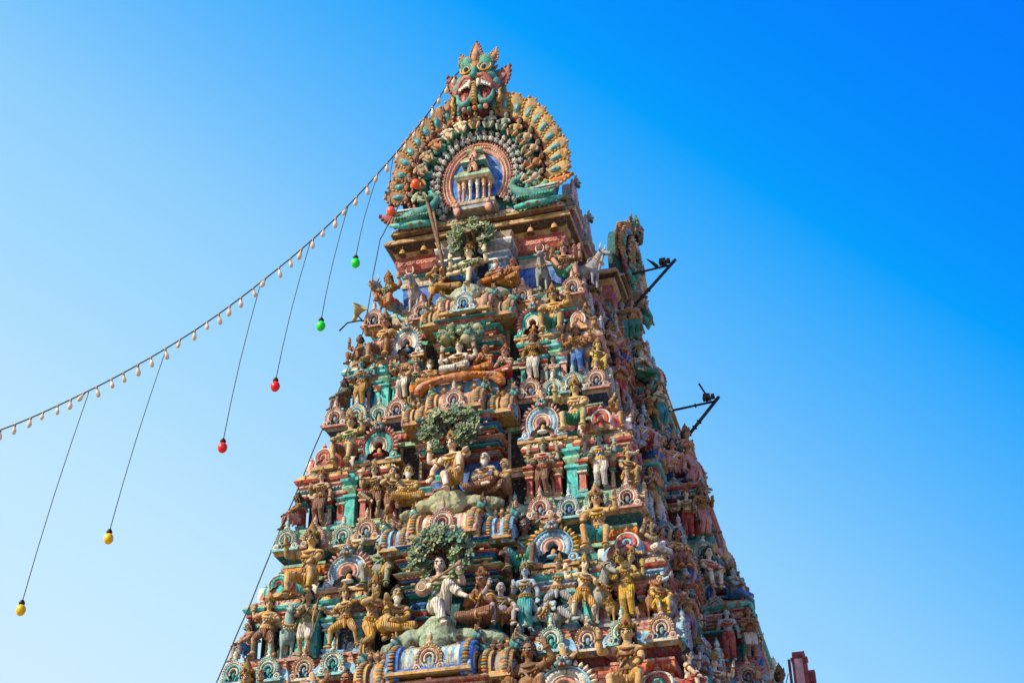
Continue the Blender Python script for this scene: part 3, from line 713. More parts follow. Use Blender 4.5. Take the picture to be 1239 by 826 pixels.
KUTA=[None]+[kuta(PK[(k)%4]) for k in range(4)]
KUTA_B=[None]+[kuta(p) for p in ((PINK,SKYB,CREAM,BEIGE,OCHRE,BLUE),(CREAM,TURQ,RED,OCHRE,MINT,DARK),(RED,GREY,SALMON,BEIGE,SKYB,NAVY),(MINT,RED,CREAM,OCHRE,PINK,DARK))]
PANJ=[None,panjara((TURQ,RED,CREAM,BEIGE,PINK,DARK)),panjara((RED,OCHRE,SALMON,CREAM,TEAL,DARK)),panjara((TURQ,SKYB,BEIGE,OCHRE,PINK,NAVY)),panjara((RED,TEAL,CREAM,OCHRE,PINK,DARK))]
SALA=[None,sala(.85,.55,(OCHRE,BEIGE,PINK,SALMON)),sala(.85,.58,(SALMON,BEIGE,PINK,OCHRE)),sala(1.0,.62,(PINK,CREAM,SALMON,OCHRE)),sala(1.15,.66,(SKYB,CREAM,ORANGE,BLUE))]
SALA_S=[None,sala(.30,.48,(TEAL,BROWN,PINK,OCHRE),6),sala(.30,.48,(ROSE,BROWN,SKYB,OCHRE),6),sala(.34,.52,(BROWN,ROSE,SKYB,SKYB),7),sala(.36,.55,(MAROON,GREY,SKYB,OCHRE),8)]
SIDE1=sala(.85,.72,(BLUE,TEAL,TURQ,PINK),14,'barrel_roof',1.3); SIDE2=sala(2.2,.82,(TURQ,SKYB,BLUE,PINK),30,'barrel_roof',1.5)

# --- storeys ------------------------------------------------------------------
CORN=[None,  # kapota, underside frieze, band, floor edge colours
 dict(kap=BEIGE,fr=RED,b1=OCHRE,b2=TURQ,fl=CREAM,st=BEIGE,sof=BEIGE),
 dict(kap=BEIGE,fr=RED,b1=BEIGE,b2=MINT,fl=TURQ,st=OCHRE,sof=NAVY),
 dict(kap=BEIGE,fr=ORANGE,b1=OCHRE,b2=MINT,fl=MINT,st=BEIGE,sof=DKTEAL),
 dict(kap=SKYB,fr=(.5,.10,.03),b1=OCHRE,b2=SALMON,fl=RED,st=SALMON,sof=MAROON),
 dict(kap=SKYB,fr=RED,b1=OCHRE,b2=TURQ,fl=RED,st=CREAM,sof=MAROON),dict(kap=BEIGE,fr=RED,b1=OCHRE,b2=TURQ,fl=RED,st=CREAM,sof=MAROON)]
storeys={}
for k in range(1,7):
    c=CORN[k]; S=(LIP[k-1]-LIP[k])/4.85; z=LIP[k]; fp=footprint(k); hw,yf,d2=HW[k],YF[k],D2[k]
    H=LIP[k-1]-LIP[k]
    # wall core of the storey = the part's own mesh, reaching down behind the cornice
    mb=MB()
    ins=1.45
    def rectpoly(i): 
        h=hw-i; y0=yf+i; d=hw+d2-i-.3; yb=yf+5.0+i*.4
        r=[(-h,y0),(h,y0),(h,yb),(d,yb)]
        return r+[(-x,2*CY-y) for x,y in r]
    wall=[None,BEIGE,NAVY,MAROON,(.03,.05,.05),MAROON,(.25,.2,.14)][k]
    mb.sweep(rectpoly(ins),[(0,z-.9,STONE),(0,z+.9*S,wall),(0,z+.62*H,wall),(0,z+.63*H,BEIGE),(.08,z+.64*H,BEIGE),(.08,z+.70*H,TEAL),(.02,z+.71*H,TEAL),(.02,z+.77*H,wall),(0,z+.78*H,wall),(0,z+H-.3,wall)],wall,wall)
    st=mb.build('storey',PAINT); st.parent=tower; st.location=(0,-CY,0); storeys[k]=st
    # cornice with ledge
    mb=MB()
    mb.sweep(fp,[(-.34,z-.95*S,c['b2']),(-.30,z-.93*S,c['b2']),(-.30,z-.82*S,DARK),(-.35,z-.80*S,c['fr']),(-.24,z-.70*S,c['fr']),(-.20,z-.58*S,c['fr']),(-.25,z-.46*S,c['b2']),(-.22,z-.44*S,c['b2']),(-.22,z-.36*S,DARK),
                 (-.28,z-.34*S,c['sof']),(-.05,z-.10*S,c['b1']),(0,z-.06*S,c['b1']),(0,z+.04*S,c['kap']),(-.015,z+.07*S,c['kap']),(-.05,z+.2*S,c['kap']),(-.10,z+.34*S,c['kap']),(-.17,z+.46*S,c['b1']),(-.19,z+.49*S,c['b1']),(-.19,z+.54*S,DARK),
                 (-.27,z+.55*S,c['st']),(-.22,z+.57*S,c['b2']),(-.22,z+.66*S,DARK),(-.30,z+.67*S,c['fl']),(-.27,z+.69*S,c['fl']),(-.27,z+.77*S,DARK),(-.35,z+.78*S,c['st']),(-.33,z+.80*S,c['b2']),(-.33,z+.88*S,c['st'])],c['st'],DARK)
    # tooth rows along the frieze
    n=len(fp)
    for i in range(n):
        a=Vector(fp[i]); b=Vector(fp[(i+1)%n]); L=(b-a).length; d=(b-a)/L; nr=Vector((d.y,-d.x))
        if nr.y>.5 or nr.x<-.5: continue
        m=max(1,int(L/.15))
        for q in range(m):
            if min(L*(q+.5)/m,L-L*(q+.5)/m)<.24: continue
            p=a+d*(L*(q+.5)/m)-nr*.235
            mb.ell((p.x,p.y,z-.62*S),(.055,.055,.13*S),tuple(min(1,x*1.35) for x in c['fr']),6,5)
            if q%2==0:
                p=a+d*(L*(q+.5)/m)+nr*.0; mb.box(p.x-.05,p.x+.05,p.y-.03,p.y+.03,z-.05*S,z+.03*S,c['kap'])
            if q%3==0 and k<6:
                p=a+d*(L*(q+.5)/m)-nr*.27; mb.ell((p.x,p.y,z+.73*S),(.05,.05,.045),OCHRE,6,4)
    mb.build('cornice',PAINT,st)
    if k==6: continue
    fz=z+.88*S; fy=yf+.62; f=hw/5.95; kz=S
    # horseshoe ornaments on the kapota
    xs=[-.93,-.77,-.62,-.475,-.33,.33,.475,.62,.77,.93]
    for i,x in enumerate(xs):
        if k==1 and i not in (0,3,6,9): continue
        yy=yf-.05 + (.22 if (.37>abs(x)>.26 or .675>abs(x)>.58) else 0)
        tput('horseshoe_ornament',KUDU[[(i*2+k)%6,(i+1)%3,(0,1,2,3,1,0,1,4)[i%8],(2,0,3,0,3)[i%5],(5,0,5,2)[i%4]][(k-1) if k>1 else 1]],st,(x*hw,yy,z+.06),0,(.92,1,.92))
    # right side: ornaments, pavilions and bays
    sides=[(hw,yf+.5),(hw,yf+1.5),(hw+.6,yf+3.2),(hw+.6,yf+4.2),(hw+d2,yf+5.3),(hw+d2,yf+6.5),(hw+d2,yf+7.7)]
    for i,(x,y) in enumerate(sides): tput('horseshoe_ornament',KUDU[(i+k)%6],st,(x+.05,y,z+.06),PI/2,(.9,1,.92))
    tput('horseshoe_ornament',KUDU[(k+1)%6],st,(hw+.25,yf+2.75,z+.06),0,(.8,1,.9)); tput('horseshoe_ornament',KUDU[(k+3)%6],st,(hw+.6+(d2-.6)*.5,yf+4.65,z+.06),0,(.9,1,.92))
    if k==1: continue
    # corner pavilions, niche pavilions with horseshoe gables
    for sx in (-1,1):
        for (cy_) in (yf+.62+.82*f,):
            tput('corner_pavilion',(KUTA if sx<0 or k in(3,5) else KUTA_B)[k-1],st,(sx*(.795*hw),cy_,fz),0,(f*.87,f*.87,kz))
        tput('niche_pavilion',PANJ[k-1],st,(sx*.47*hw,fy,fz),0,(f*.80,.92,kz))
        tput('horseshoe_gable',BIG[(k+(sx>0))%4],st,(sx*.47*hw,fy+.0,fz+2.22*kz),0,(f*.90,f,kz*.97))
        # pilaster and dark window in the recesses
        mb=MB(); pil(mb,0,0,0,1.75*kz,.36*f,((TURQ,MINT,TURQ) if k!=5 else (SALMON,RED,CREAM))); mb.lathe([(.2,0,TURQ),(.28,.08,TURQ),(.25,.2,TURQ),(.1,.34,TURQ),(.04,.45,TURQ)],10,0,0,1.78*kz,sy=.6)
        o=mb.build('pilaster',PAINT,st); o.location=(sx*.625*hw,yf+.80,fz)
        mb=MB(); w=.30*f; zt=H*.58
        mb.box(-w,w,-.02,.1,0,zt,DARK); mb.box(-w-.09,-w,-.1,.1,-.05,zt+.1,BEIGE); mb.box(w,w+.09,-.1,.1,-.05,zt+.1,BEIGE); mb.box(-w-.15,w+.15,-.14,.1,zt+.1,zt+.25,c['b2']); mb.box(-w-.15,w+.15,-.14,.1,-.18,-.05,GREY)
        mb.box(-w-.1,w+.1,-.2,.1,zt*.42,zt*.48,BEIGE); mb.box(-w-.1,w+.1,-.25,.1,zt*.48,zt*.53,c['b1'])
        o=mb.build('window',PAINT,st); o.location=(sx*.315*hw,yf+1.32,fz+.1)
        # small panelled pavilion on the recess, under the guardian
        mb=MB(); entab(mb,0,.4,.20*f,.4,0,(TURQ,PINK,CREAM,BEIGE,SKYB),-.06,.55); o=mb.build('stepped_ledge',PAINT,st); o.location=(sx*.625*hw,yf+.72,fz+1.78*kz)
    # central bay
    mb=MB(); hx=.20*hw; cyc=yf-.05
    cp=[None,(RED,TURQ,PINK,CREAM,TEAL),(RED,BLUE,SALMON,BEIGE,TURQ),(TEAL,RED,CREAM,OCHRE,BLUE),(RED,TURQ,CREAM,OCHRE,PINK)][k-1]
    mb.box(-hx,hx,cyc+1.2,cyc+2.2,fz,fz+2.0*kz,BLUE if k!=4 else DKTEAL)
    for sx in (-1,1):
        pil(mb,sx*hx*.60,cyc+1.0,fz+.1,fz+1.45*kz,.40*f,(cp[1],cp[0],cp[4]),True)
        pil(mb,sx*hx*.98,cyc+1.15,fz+.1,fz+1.45*kz,.30*f,(cp[0],cp[4],cp[2]))
    zt=LIP[k-1]-.62
    for q,(fy_,hxx,pc) in enumerate(((.86,1.02,(cp[0],cp[4],cp[2],cp[0],cp[3])),(.62,1.10,(cp[4],cp[1],cp[3],cp[2],cp[0])),(.40,1.04,(cp[2],cp[0],cp[4],cp[1],cp[3])),(.16,.95,(cp[1],cp[2],cp[0],cp[4],cp[3])))):
        z1=zt-1.34+.335*q; z2=entab(mb,0,(yf+fy_+yf+1.7)/2,hx*hxx,(1.7-fy_)/2,z1,pc,0,.40)
    z1=zt-.30; z2=zt+.04
    mb.build('central_bay',PAINT,st)
    tput('barrel_roof',SALA[k-1],st,(0,cyc+.62,z2+.16),0,(1,1,.95))
    for sx in (-1,1): tput('barrel_roof',SALA_S[k-1],st,(sx*(hx*.95+.34),cyc+.80,z1+.30),0,(1,1,1))
    tput('horseshoe_ornament',KUDU[[0,4,1,1,3][k-1]],st,(0,cyc-.02,z2+.08),0,.9+.12*(k>3))
    for b,(x1,y0,y1,roof) in enumerate(((hw+.6,yf+3.0,yf+4.6,SIDE1),(hw+d2,yf+5.0,2*CY-yf-5.0,SIDE2))):
        mb=MB(); pal=((RED,TURQ,PINK,MAROON,TEAL),(TURQ,RED,BEIGE,SALMON,PINK))[(b+k)%2]
        xa=x1-.6; hy=(y1-y0)/2-.12; cyb=(y0+y1)/2; hx2=.62 if b==0 else max(.7,(d2-.6)*.5+.25)
        mb.sq(xa-hx2,cyb,hx2-.25,hy-.25,[(0,fz,(.05,.16,.20)),(0,fz+.7*kz,(.05,.16,.20)),(.03,fz+.72*kz,pal[0]),(.03,fz+.8*kz,(.20,.06,.05)),(0,fz+.82*kz,(.20,.06,.05)),(0,fz+1.5*kz,DARK)],DARK,DARK)
        mb.sq(xa-hx2,cyb,hx2,hy,[(.06,fz-.02,GREY),(.06,fz+.1,GREY),(0,fz+.12,pal[1]),(0,fz+.2,GREY)],GREY,GREY)
        ny=3 if b==0 else 6
        for q in range(ny):
            yy=cyb-hy+.16+(2*hy-.32)*q/(ny-1)
            pil(mb,xa-.15,yy,fz+.2,fz+1.3*kz,.28,(pal[0],pal[1],pal[2]),b==1)
        pil(mb,xa-2*hx2+.2,cyb-hy+.16,fz+.2,fz+1.3*kz,.26,(pal[1],pal[0],pal[4]))
        zz=entab(mb,xa-hx2,cyb,hx2-.05,hy-.05,fz+1.3*kz,pal,0,.75*kz)
        zz=entab(mb,xa-hx2,cyb,hx2-.10,hy-.10,zz-.25*kz,(pal[4],pal[0],pal[1],pal[0],pal[2]),.10,.75*kz)
        mb.build('side_bay',PAINT,st)
        sc=1.0 if b==0 else hy/2.35
        tput('barrel_roof',roof,st,(xa-hx2+.1,cyb,zz+.16),PI/2,((hy-.15)/.95 if b==0 else (hy-.25)/2.3,.95,.95*kz))
        tput('horseshoe_ornament',KUDU[(k+b)%6],st,(xa-hx2,y0+.05,fz+1.85*kz),0,(.8,.8,.8)); 
    # niche between corner pavilion and first bay
    mb=MB(); pil(mb,0,0,0,1.6*kz,.34,(TEAL,PINK,TURQ)); o=mb.build('pilaster',PAINT,st); o.location=(hw-.75,yf+2.35,fz)

# --- neck storey and roof ---------------------------------------------------------
neck=MB(); z0=LIP[1]+.74
nw=3.05
neck.sweep([(-nw,.35),(nw,.35),(nw,4.2),(nw+1.0,4.2),(nw+1.0,9.8),(nw,9.8),(nw,13.6),(-nw,13.6),(-nw,9.8),(-nw-1.0,9.8),(-nw-1.0,4.2),(-nw,4.2)],
    [(.25,z0-.3,CREAM),(.25,z0+.05,DARK),(.18,z0+.06,TURQ),(.18,z0+.2,DARK),(.1,z0+.22,CREAM),(.1,z0+.34,DARK),(0,z0+.35,BEIGE),(.03,z0+.5,BEIGE),(.03,z0+.68,DARK),(0,z0+.7,BLUE),(0,z0+1.55,BLUE),(.05,z0+1.6,CREAM),(.08,z0+1.68,CREAM),(.08,z0+1.78,DARK),(0,z0+1.8,BEIGE),(0,z0+2.05,TEAL),(.05,z0+2.1,TEAL),(.05,z0+2.18,DARK),(0,z0+2.2,RED),(.16,z0+2.3,RED),(.26,z0+2.5,RED),(.27,z0+2.72,RED),(.2,z0+2.9,OCHRE),(.3,z0+3.0,OCHRE),(.35,z0+3.1,BROWN)],BROWN,BROWN)
for i in range(36):
    x=-3.2+6.4*(i+.5)/36
    neck.torus((x,.10,z0+2.58),(0,1,0),.075,.025,PINK,10,5)
nk=neck.build('neck_storey',PAINT); nk.parent=tower; nk.location=(0,-CY,0)
mb=MB()   # eave slab under the gable
mb.sweep([(-3.63,-.42),(3.63,-.42),(3.63,3.6),(4.6,3.6),(4.6,10.4),(3.63,10.4),(3.63,14.6),(-3.63,14.6),(-3.63,10.4),(-4.6,10.4),(-4.6,3.6),(-3.63,3.6)],
   [(-.32,32.70,(.06,.035,.02)),(-.10,32.83,BROWN),(-.04,32.84,OCHRE),(0,32.86,OCHRE),(0,32.94,BEIGE),(-.05,33.02,GOLD),(-.10,33.12,DARK),(-.3,33.14,TEAL),(-.3,33.25,TEAL)],BEIGE,BROWN)
mb.build('eave',PAINT,nk)
# central pillars and white capitals behind the seated deity
mb=MB()
for sx in (-1,1):
    mb.sq(sx*.85,-.05,.33,.4,[(.05,z0,GREY),(.05,z0+.2,SKYB),(0,z0+.22,SKYB),(0,z0+1.55,GREY),(.1,z0+1.62,WHITE),(.1,z0+1.7,NAVY),(.03,z0+1.72,SKYB),(.17,z0+1.86,WHITE),(.17,z0+1.95,NAVY),(.1,z0+1.97,GREY),(.26,z0+2.15,GREY),(.30,z0+2.32,WHITE),(.30,z0+2.4,BEIGE),(.2,z0+2.42,BEIGE),(.3,z0+2.7,OCHRE)],BEIGE,BEIGE)
mb.box(-.55,.55,-.1,.4,z0,z0+2.6,NAVY)
mb.build('central_bay',PAINT,nk)
# bells
mb=MB(.003); mb.lathe([(.02,.34,GOLD),(.09,.30,GOLD),(.13,.2,OCHRE),(.15,.08,GOLD),(.2,0,OCHRE),(.16,.01,BROWN)][::-1],12,0,0,0); mb.tube([(0,0,.32),(0,0,.5)],.02,BROWN,5); mb.ell((0,0,.0),.05,BROWN,6,5)
BELL=mb.build('bell',PAINT,link=False)
for x in (-2.9,-2.05,-1.25,.95,1.35,2.1,3.0): tput('bell',BELL,nk,(x,-.32,32.32),0,.85)
for y in (.8,2.0,3.2): tput('bell',BELL,nk,(3.4,y,32.32),0,.85)
# vault
mb=MB(.02); vs=[];fs=[];n=20
for i,y in enumerate([.5+j*.35 for j in range(38)]):
    for j in range(n+1):
        t=PI*j/n; r=2.25*(1 if i%2 else .96); vs.append((r*math.cos(t),y,33.2+(r+2.0)*.92*math.sin(t)**.8 if math.sin(t)>0 else 33.2))
for i in range(37):
    for j in range(n):
        p=i*(n+1)+j; fs.append((p,p+1,p+n+2,p+n+1))
mb.add(vs,fs,SKYB,True)
vault=mb.build('vault_roof',PAINT); vault.parent=tower; vault.location=(0,-CY,0)

# --- the great gable: built facing -y with its springing centre at the origin -------------
def feather_mesh(rim,rim2,eye,eye2):
    mb=MB(.008); mb.leaf((0,0,0),(0,-.10,1.22),.70,.26,[rim,rim2,eye,eye2],9,curl=-.18,blunt=True); return mb.build('feather',PAINT,link=False)
FE_R=feather_mesh(OCHRE,GOLD,(.10,.36,.24),SKYB); FE_L=feather_mesh((.30,.14,.045),OCHRE,TEAL,SKYB)  # right lit golden, left dull: sun and shade put into the colours
def gable_pieces():
    P={}
    mb=MB(.012); vs=[];n=48
    ring=[(3.12*math.cos(t),3.55*math.sin(t)) for t in [R(-38)+(PI+R(76))*i/n for i in range(n+1)]]
    ring=[(x,max(z,-2.0)) for x,z in ring]+[(-3.1,-2.25),(3.1,-2.25)]
    m=len(ring)
    vs=[(x,0,z) for x,z in ring]+[(x,.55,z) for x,z in ring]
    fs=[tuple(range(m))[::1],tuple(range(2*m-1,m-1,-1))]+[(i,i+m,(i+1)%m+m,(i+1)%m) for i in range(m)]
    mb.add(vs,fs,DKTEAL,False); P['gable_plate']=mb.build('gable_plate',PAINT,link=False)
    mb=MB(.006)
    mb.bands(0,-.2,-.16,[(1.16,1.30,SALMON,.08,False),(1.30,1.46,PINK,.05,False),(1.46,1.56,SALMON,.09,False)],-40,46,1.08,.3,None)
    for i in range(56):
        t=R(-40)+(PI+R(80))*i/55
        mb.ell((1.38*math.cos(t),-.22,-.2+1.49*math.sin(t)),(.035,.05,.06),CREAM,6,4,Matrix.Rotation(-t,3,'Y'))
    for i in range(56):
        t=R(-40)+(PI+R(80))*i/55; mb.ell((1.60*math.cos(t),-.16,-.2+1.73*math.sin(t)),.05,PINK,6,4)
    vs=[(1.2*math.cos(t),-.12,-.2+1.29*math.sin(t)) for t in [R(-40)+(PI+R(80))*i/30 for i in range(31)]]
    mb.add(vs,[tuple(range(31))],(.03,.20,.58),False)
    P['inner_arch']=mb.build('inner_arch',PAINT,link=False)
    mb=MB(.012)
    for row,(rr,q) in enumerate(((1.80,30),(2.05,28))):
        for i in range(q):
            t=R(-38)+(PI+R(76))*(i+.5*row)/(q-1)
            c=v3(rr*math.cos(t),-.22+.05*row,-.2+rr*1.10*math.sin(t)); col=rnd.choice([(.5,.48,.42),GREY,GREY,PALEG,(.42,.40,.36)])
            mb.ell(c,(.12,.14,.12),col,7,5)
            for a in range(5): mb.ell(c+v3(math.cos(a*1.257)*.09,-.06,math.sin(a*1.257)*.09),(.05,.05,.06),col,6,4)
    P['flower_garland']=mb.build('flower_garland',PAINT,link=False)
    mb=MB(.01)
    for i in range(88):
        t=R(-22)+(PI+R(44))*i/87
        for u in (-1,1):
            rr=2.98+.10*u
            mb.ell((rr*math.cos(t),-.2+.04*(i%2),-.05+rr*1.13*math.sin(t)),(.075,.09,.10),(.36,.09,.08) if (i+u)%3 else PINK,6,5,Matrix.Rotation(-t+.5*u,3,'Y'))
    P['rope_garland']=mb.build('rope_garland',PAINT,link=False)
    mb=MB(.01)   # teal cloud backing between figures
    for i in range(44):
        t=R(-30)+(PI+R(60))*i/43; rr=2.5+.22*math.sin(i*2.3)
        mb.ell((rr*math.cos(t),-.06,-.1+rr*1.12*math.sin(t)),(.22,.14,.22),rnd.choice([TEAL,DKTEAL,(.05,.25,.12),TEAL]),8,6)
    P['scroll_backing']=mb.build('scroll_backing',PAINT,link=False)
    # relief figure (upper body of a dwarf)
    B=Lump(); 
    B.ell((0,0,0),(.17,.14,.2),DARK,10,8); B.ell((0,-.02,.22),(.19,.13,.16),DARK,10,8); B.cap((0,0,.3),(0,-.02,.44),.06,.055); B.ell((0,-.04,.53),(.11,.12,.13),DARK,12,8); B.cap((0,-.15,.55),(0,-.18,.51),.015,.022,6)
    for g in (-1,1):
        B.cap((0,0,.33),(g*.19,0,.32),.06,.065); B.cap((g*.19,0,.32),(g*.34,-.10,.14),.06,.05); B.cap((g*.34,-.10,.14),(g*.20,-.22,.02),.05,.04); B.ell((g*.17,-.24,.0),(.05,.05,.05),DARK,8,6)
        B.cap((g*.1,0,-.12),(g*.24,-.2,-.14),.11,.08); B.cap((g*.24,-.2,-.14),(g*.12,-.2,-.38),.075,.05)
        B.ell((g*.105,-.04,.53),(.025,.03,.05),DARK,7,5); B.ell((g*.045,-.14,.56),(.028,.02,.018),DARK,7,5)
    P['relief_figure']=B.re(.022,SKIN,'relief_figure')
    # pea fowl: body, neck and wing
    mb=MB(.01); pea=(.05,.25,.21)
    mb.tube([(.0,-.30,.9),(-.12,-.42,1.02),(-.30,-.45,1.0),(-.38,-.42,.80),(-.22,-.42,.5),(.05,-.42,.25),(.4,-.4,.05),(.85,-.36,.0),(1.25,-.3,.12)],[.05,.13,.14,.13,.17,.26,.36,.30,.12],pea,12)
    mb.tube([(-.30,-.45,1.0),(-.5,-.52,1.03)],[.07,.015],GOLD,6)
    mb.ell((-.26,-.56,1.05),(.04,.03,.04),WHITE,6,5); mb.ell((-.26,-.585,1.05),(.02,.02,.02),DARK,6,4)
    for q in range(3): mb.tube([(-.18,-.42,1.1),(-.12+.07*q,-.42,1.32)],[.015,.03],TURQ,5)
    for r_ in range(3):
        for q in range(9):
            a=R(15+r_*6)+q*.05
            p=v3(.15+q*.11,-.62+.04*r_,.30-.12*r_); mb.leaf(p,p+v3(.62*math.cos(a),.06,.40*math.sin(a)-.05),.13,.06,[(PALEG,(.26,.33,.24),(.20,.22,.17))[r_]]*2,5,bump=0)
    for q in range(60):
        a=rnd.uniform(0,1); p=v3(-.28+1.5*a,-.60+.10*abs(a-.4),.02+.22*rnd.uniform(-1,1)*(1-abs(a-.45))); mb.ell(p,(.05,.04,.035),rnd.choice([(.08,.33,.22),(.16,.34,.24),(.05,.2,.26)]),6,4)
    for q in range(12): mb.ell((-.05+q*.11,-.66,-.08),(.07,.06,.07),(.05,.33,.22),6,5)
    for g in (0,1):
        mb.tube([(.25+g*.35,-.45,-.2),(.25+g*.35,-.5,-.42)],[.07,.05],GOLD,7); mb.ell((.25+g*.35,-.56,-.44),(.09,.12,.04),GOLD,7,5)
    mb.tube([(-.3,-.3,-.35),(.3,-.4,-.32),(.9,-.38,-.30),(1.5,-.3,-.1)],[.12,.17,.16,.08],TURQ,8)
    P['peacock']=mb.build('peacock',PAINT,link=False)
    mb=MB(.01)
    mb.sq(0,.10,3.30,.24,[(0,-2.28,BROWN),(.10,-2.22,OCHRE),(.10,-2.12,DARK),(.02,-2.10,TURQ),(.02,-2.0,DARK),(-.05,-1.98,BEIGE),(-.05,-1.88,CREAM),(-.12,-1.84,SALMON),(-.12,-1.76,BEIGE)],BEIGE,BROWN)
    for q in range(40): mb.ell((-3.3+6.6*q/39,-.20,-2.05),(.06,.05,.05),SALMON if q%2 else CREAM,6,4)
    P['gable_base']=mb.build('gable_base',PAINT,link=False)
    # little shrine in the arch
    mb=MB(.008)
    mb.sq(0,-.30,1.28,.34,[(-.10,-1.72,BEIGE),(.0,-1.70,BEIGE),(-.03,-1.7,GREY),(-.03,-1.52,WHITE),(.02,-1.5,BEIGE),(.02,-1.38,BEIGE)],STONE,STONE)
    mb.box(-.62,.62,-.35,.0,-1.38,-.3,SKYB); mb.box(-.28,.28,-.42,-.3,-1.38,-.55,BLUE)
    for x in (-.92,-.62,-.22,.22,.62,.92): pil(mb,x,-.55 if abs(x)<.7 else -.45,-1.38,-.48,.17,((SALMON,CREAM,OCHRE) if abs(x)>.5 else (WHITE,SKYB,WHITE)),True)
    mb.sq(0,-.3,.98,.42,[(0,-.5,CREAM),(.12,-.42,MINT),(.12,-.32,DARK),(.05,-.3,(.26,.28,.12)),(-.1,-.06,(.26,.28,.12)),(-.12,-.05,DARK)],OCHRE,OCHRE)
    mb.sq(0,-.3,.68,.34,[(-.1,-.06,DARK),(-.08,.18,TEAL),(.1,.26,CREAM),(.1,.34,(.26,.28,.12)),(-.08,.58,(.26,.28,.12)),(-.1,.60,OCHRE)],OCHRE,OCHRE)
    mb.sq(0,-.3,.46,.28,[(-.05,.6,DARK),(-.05,.74,MINT),(.06,.80,(.26,.28,.12)),(-.12,1.06,(.26,.28,.12))],OCHRE,OCHRE)
    for z_,s_ in ((-.42,.62),(.20,.5)):
        mb.M=Matrix.Translation((0,-.80,z_))@Matrix.Scale(s_,4)
        mb.bands(0,.45,0,[(.12,.25,CREAM,.05,False),(.25,.42,SALMON,.08,True),(.42,.5,PINK,.05,False)],-35,18,1.1,.2,RED)
        mb.lathe([(.1,0,SALMON),(.16,.08,PINK),(.05,.16,PINK),(.11,.25,SALMON),(.01,.45,SALMON)],8,0,.05,.95); mb.M=Matrix.Identity(4)
    for x in (-.95,.95):
        mb.ell((x,-.70,-1.80),(.22,.10,.18),SALMON,9,7); mb.lathe([(.1,0,SALMON),(.15,.08,PINK),(.06,.16,SALMON),(.01,.32,SALMON)],8,x,-.68,-1.64)
    P['small_shrine']=mb.build('small_shrine',PAINT,link=False)
    # lion mask above the gable, origin at the chin centre
    mb=MB(.008); T1=(.055,.29,.22); T2=(.02,.20,.17)
    mb.ell((0,.1,1.55),(.85,.62,1.05),T1,18,12); mb.ell((0,.2,.55),(.80,.5,.75),MAROON,16,10)
    for g in (-1,1):
        mb.ell((g*.45,-.30,2.10),(.40,.30,.42),T1,14,10)                  # brow domes
        mb.torus((g*.42,-.50,1.72),(g*.15,-1,0),.25,.075,(.05,.20,.13),18,7); mb.torus((g*.43,-.53,1.80),(g*.15,-1,.3),.30,.05,GOLD,18,6)
        mb.ell((g*.42,-.45,1.72),(.215,.22,.20),(.62,.56,.42),14,10); mb.ell((g*.42,-.625,1.70),(.12,.06,.12),(.05,.035,.02),12,8); mb.ell((g*.42,-.675,1.70),(.06,.03,.06),DARK,10,6)
        mb.ell((g*.62,-.28,1.30),(.36,.34,.30),T1,12,9)                   # cheeks
        mb.ell((g*.14,-.66,1.20),(.17,.2,.15),T1,10,8)                    # nostrils
        # curled upper lip
        mb.tube([(g*.10,-.70,.98),(g*.20,-.76,1.16),(g*.42,-.74,1.22),(g*.68,-.62,1.02),(g*.86,-.46,.78),(g*1.0,-.36,.74),(g*1.05,-.34,.90)],[.07,.09,.11,.12,.11,.09,.05],(.46,.12,.10),9)
        mb.tube([(g*.10,-.64,.92),(g*.22,-.69,1.06),(g*.42,-.68,1.10),(g*.66,-.56,.92),(g*.80,-.44,.70)],[.05,.07,.10,.11,.08],PINK,8)
        for q in range(5):
            t=q/4; p=v3(g*(.24+.46*t),-.70+.12*t,.98-.10*t*t-.02); mb.box(p.x-.055,p.x+.055,p.y-.05,p.y+.05,p.z-.15,p.z+.05,WHITE,.012)
        mb.tube([(g*.20,-.72,1.0),(g*.22,-.80,.80),(g*.18,-.84,.58)],[.085,.075,.015],(.75,.68,.52),8)      # fangs
        # open mouth halves and green lower lip
        mb.ell((g*.48,-.33,.52),(.30,.22,.40),(.30,.02,.03),12,8); mb.ell((g*.48,-.42,.36),(.17,.18,.20),(.52,.10,.12),10,8)
        mb.tube([(g*.16,-.52,.62),(g*.18,-.60,.30),(g*.34,-.64,.02),(g*.60,-.58,.02),(g*.80,-.48,.30),(g*.84,-.42,.62),(g*1.02,-.38,.72)],[.09,.11,.13,.13,.12,.09,.04],T1,9)
        mb.ell((g*.92,-.25,1.05),(.22,.25,.26),T1,10,8)
        for q in range(13):      # bead rows on the brow, lip and cheek, small mane tufts
            a=PI*(q/12); mb.ell((g*.45+.36*math.cos(a),-.50,2.02+.36*math.sin(a)),(.04,.05,.04),GOLD,6,4)
            u=q/12; mb.ell((g*(.16+.70*u),-.80+.30*u,1.24-.42*u*u+.10*math.sin(PI*u)),(.035,.04,.035),OCHRE,6,4)
            b=R(-60)+R(150)*u; c_=v3(g*.82*math.cos(b),-.02,1.45+1.05*math.sin(b)); d_=v3(g*math.cos(b),0,math.sin(b))
            mb.leaf(c_-d_*.1,c_+d_*.26+v3(0,-.06,.05),.20,.14,[(T2,(.30,.16,.05),(.26,.09,.05))[q%3]]*2,4,bump=0)
        mb.torus((g*.66,-.56,1.30),(g*.5,-1,0),.13,.045,T2,14,6); mb.ell((g*.66,-.60,1.30),.06,GOLD,8,6)
        for q in range(4): mb.tube([(g*(.14+.05*q),-.66+.03*q,1.40+.10*q),(g*(.30+.04*q),-.58+.03*q,1.44+.06*q)],.028,T2,5)
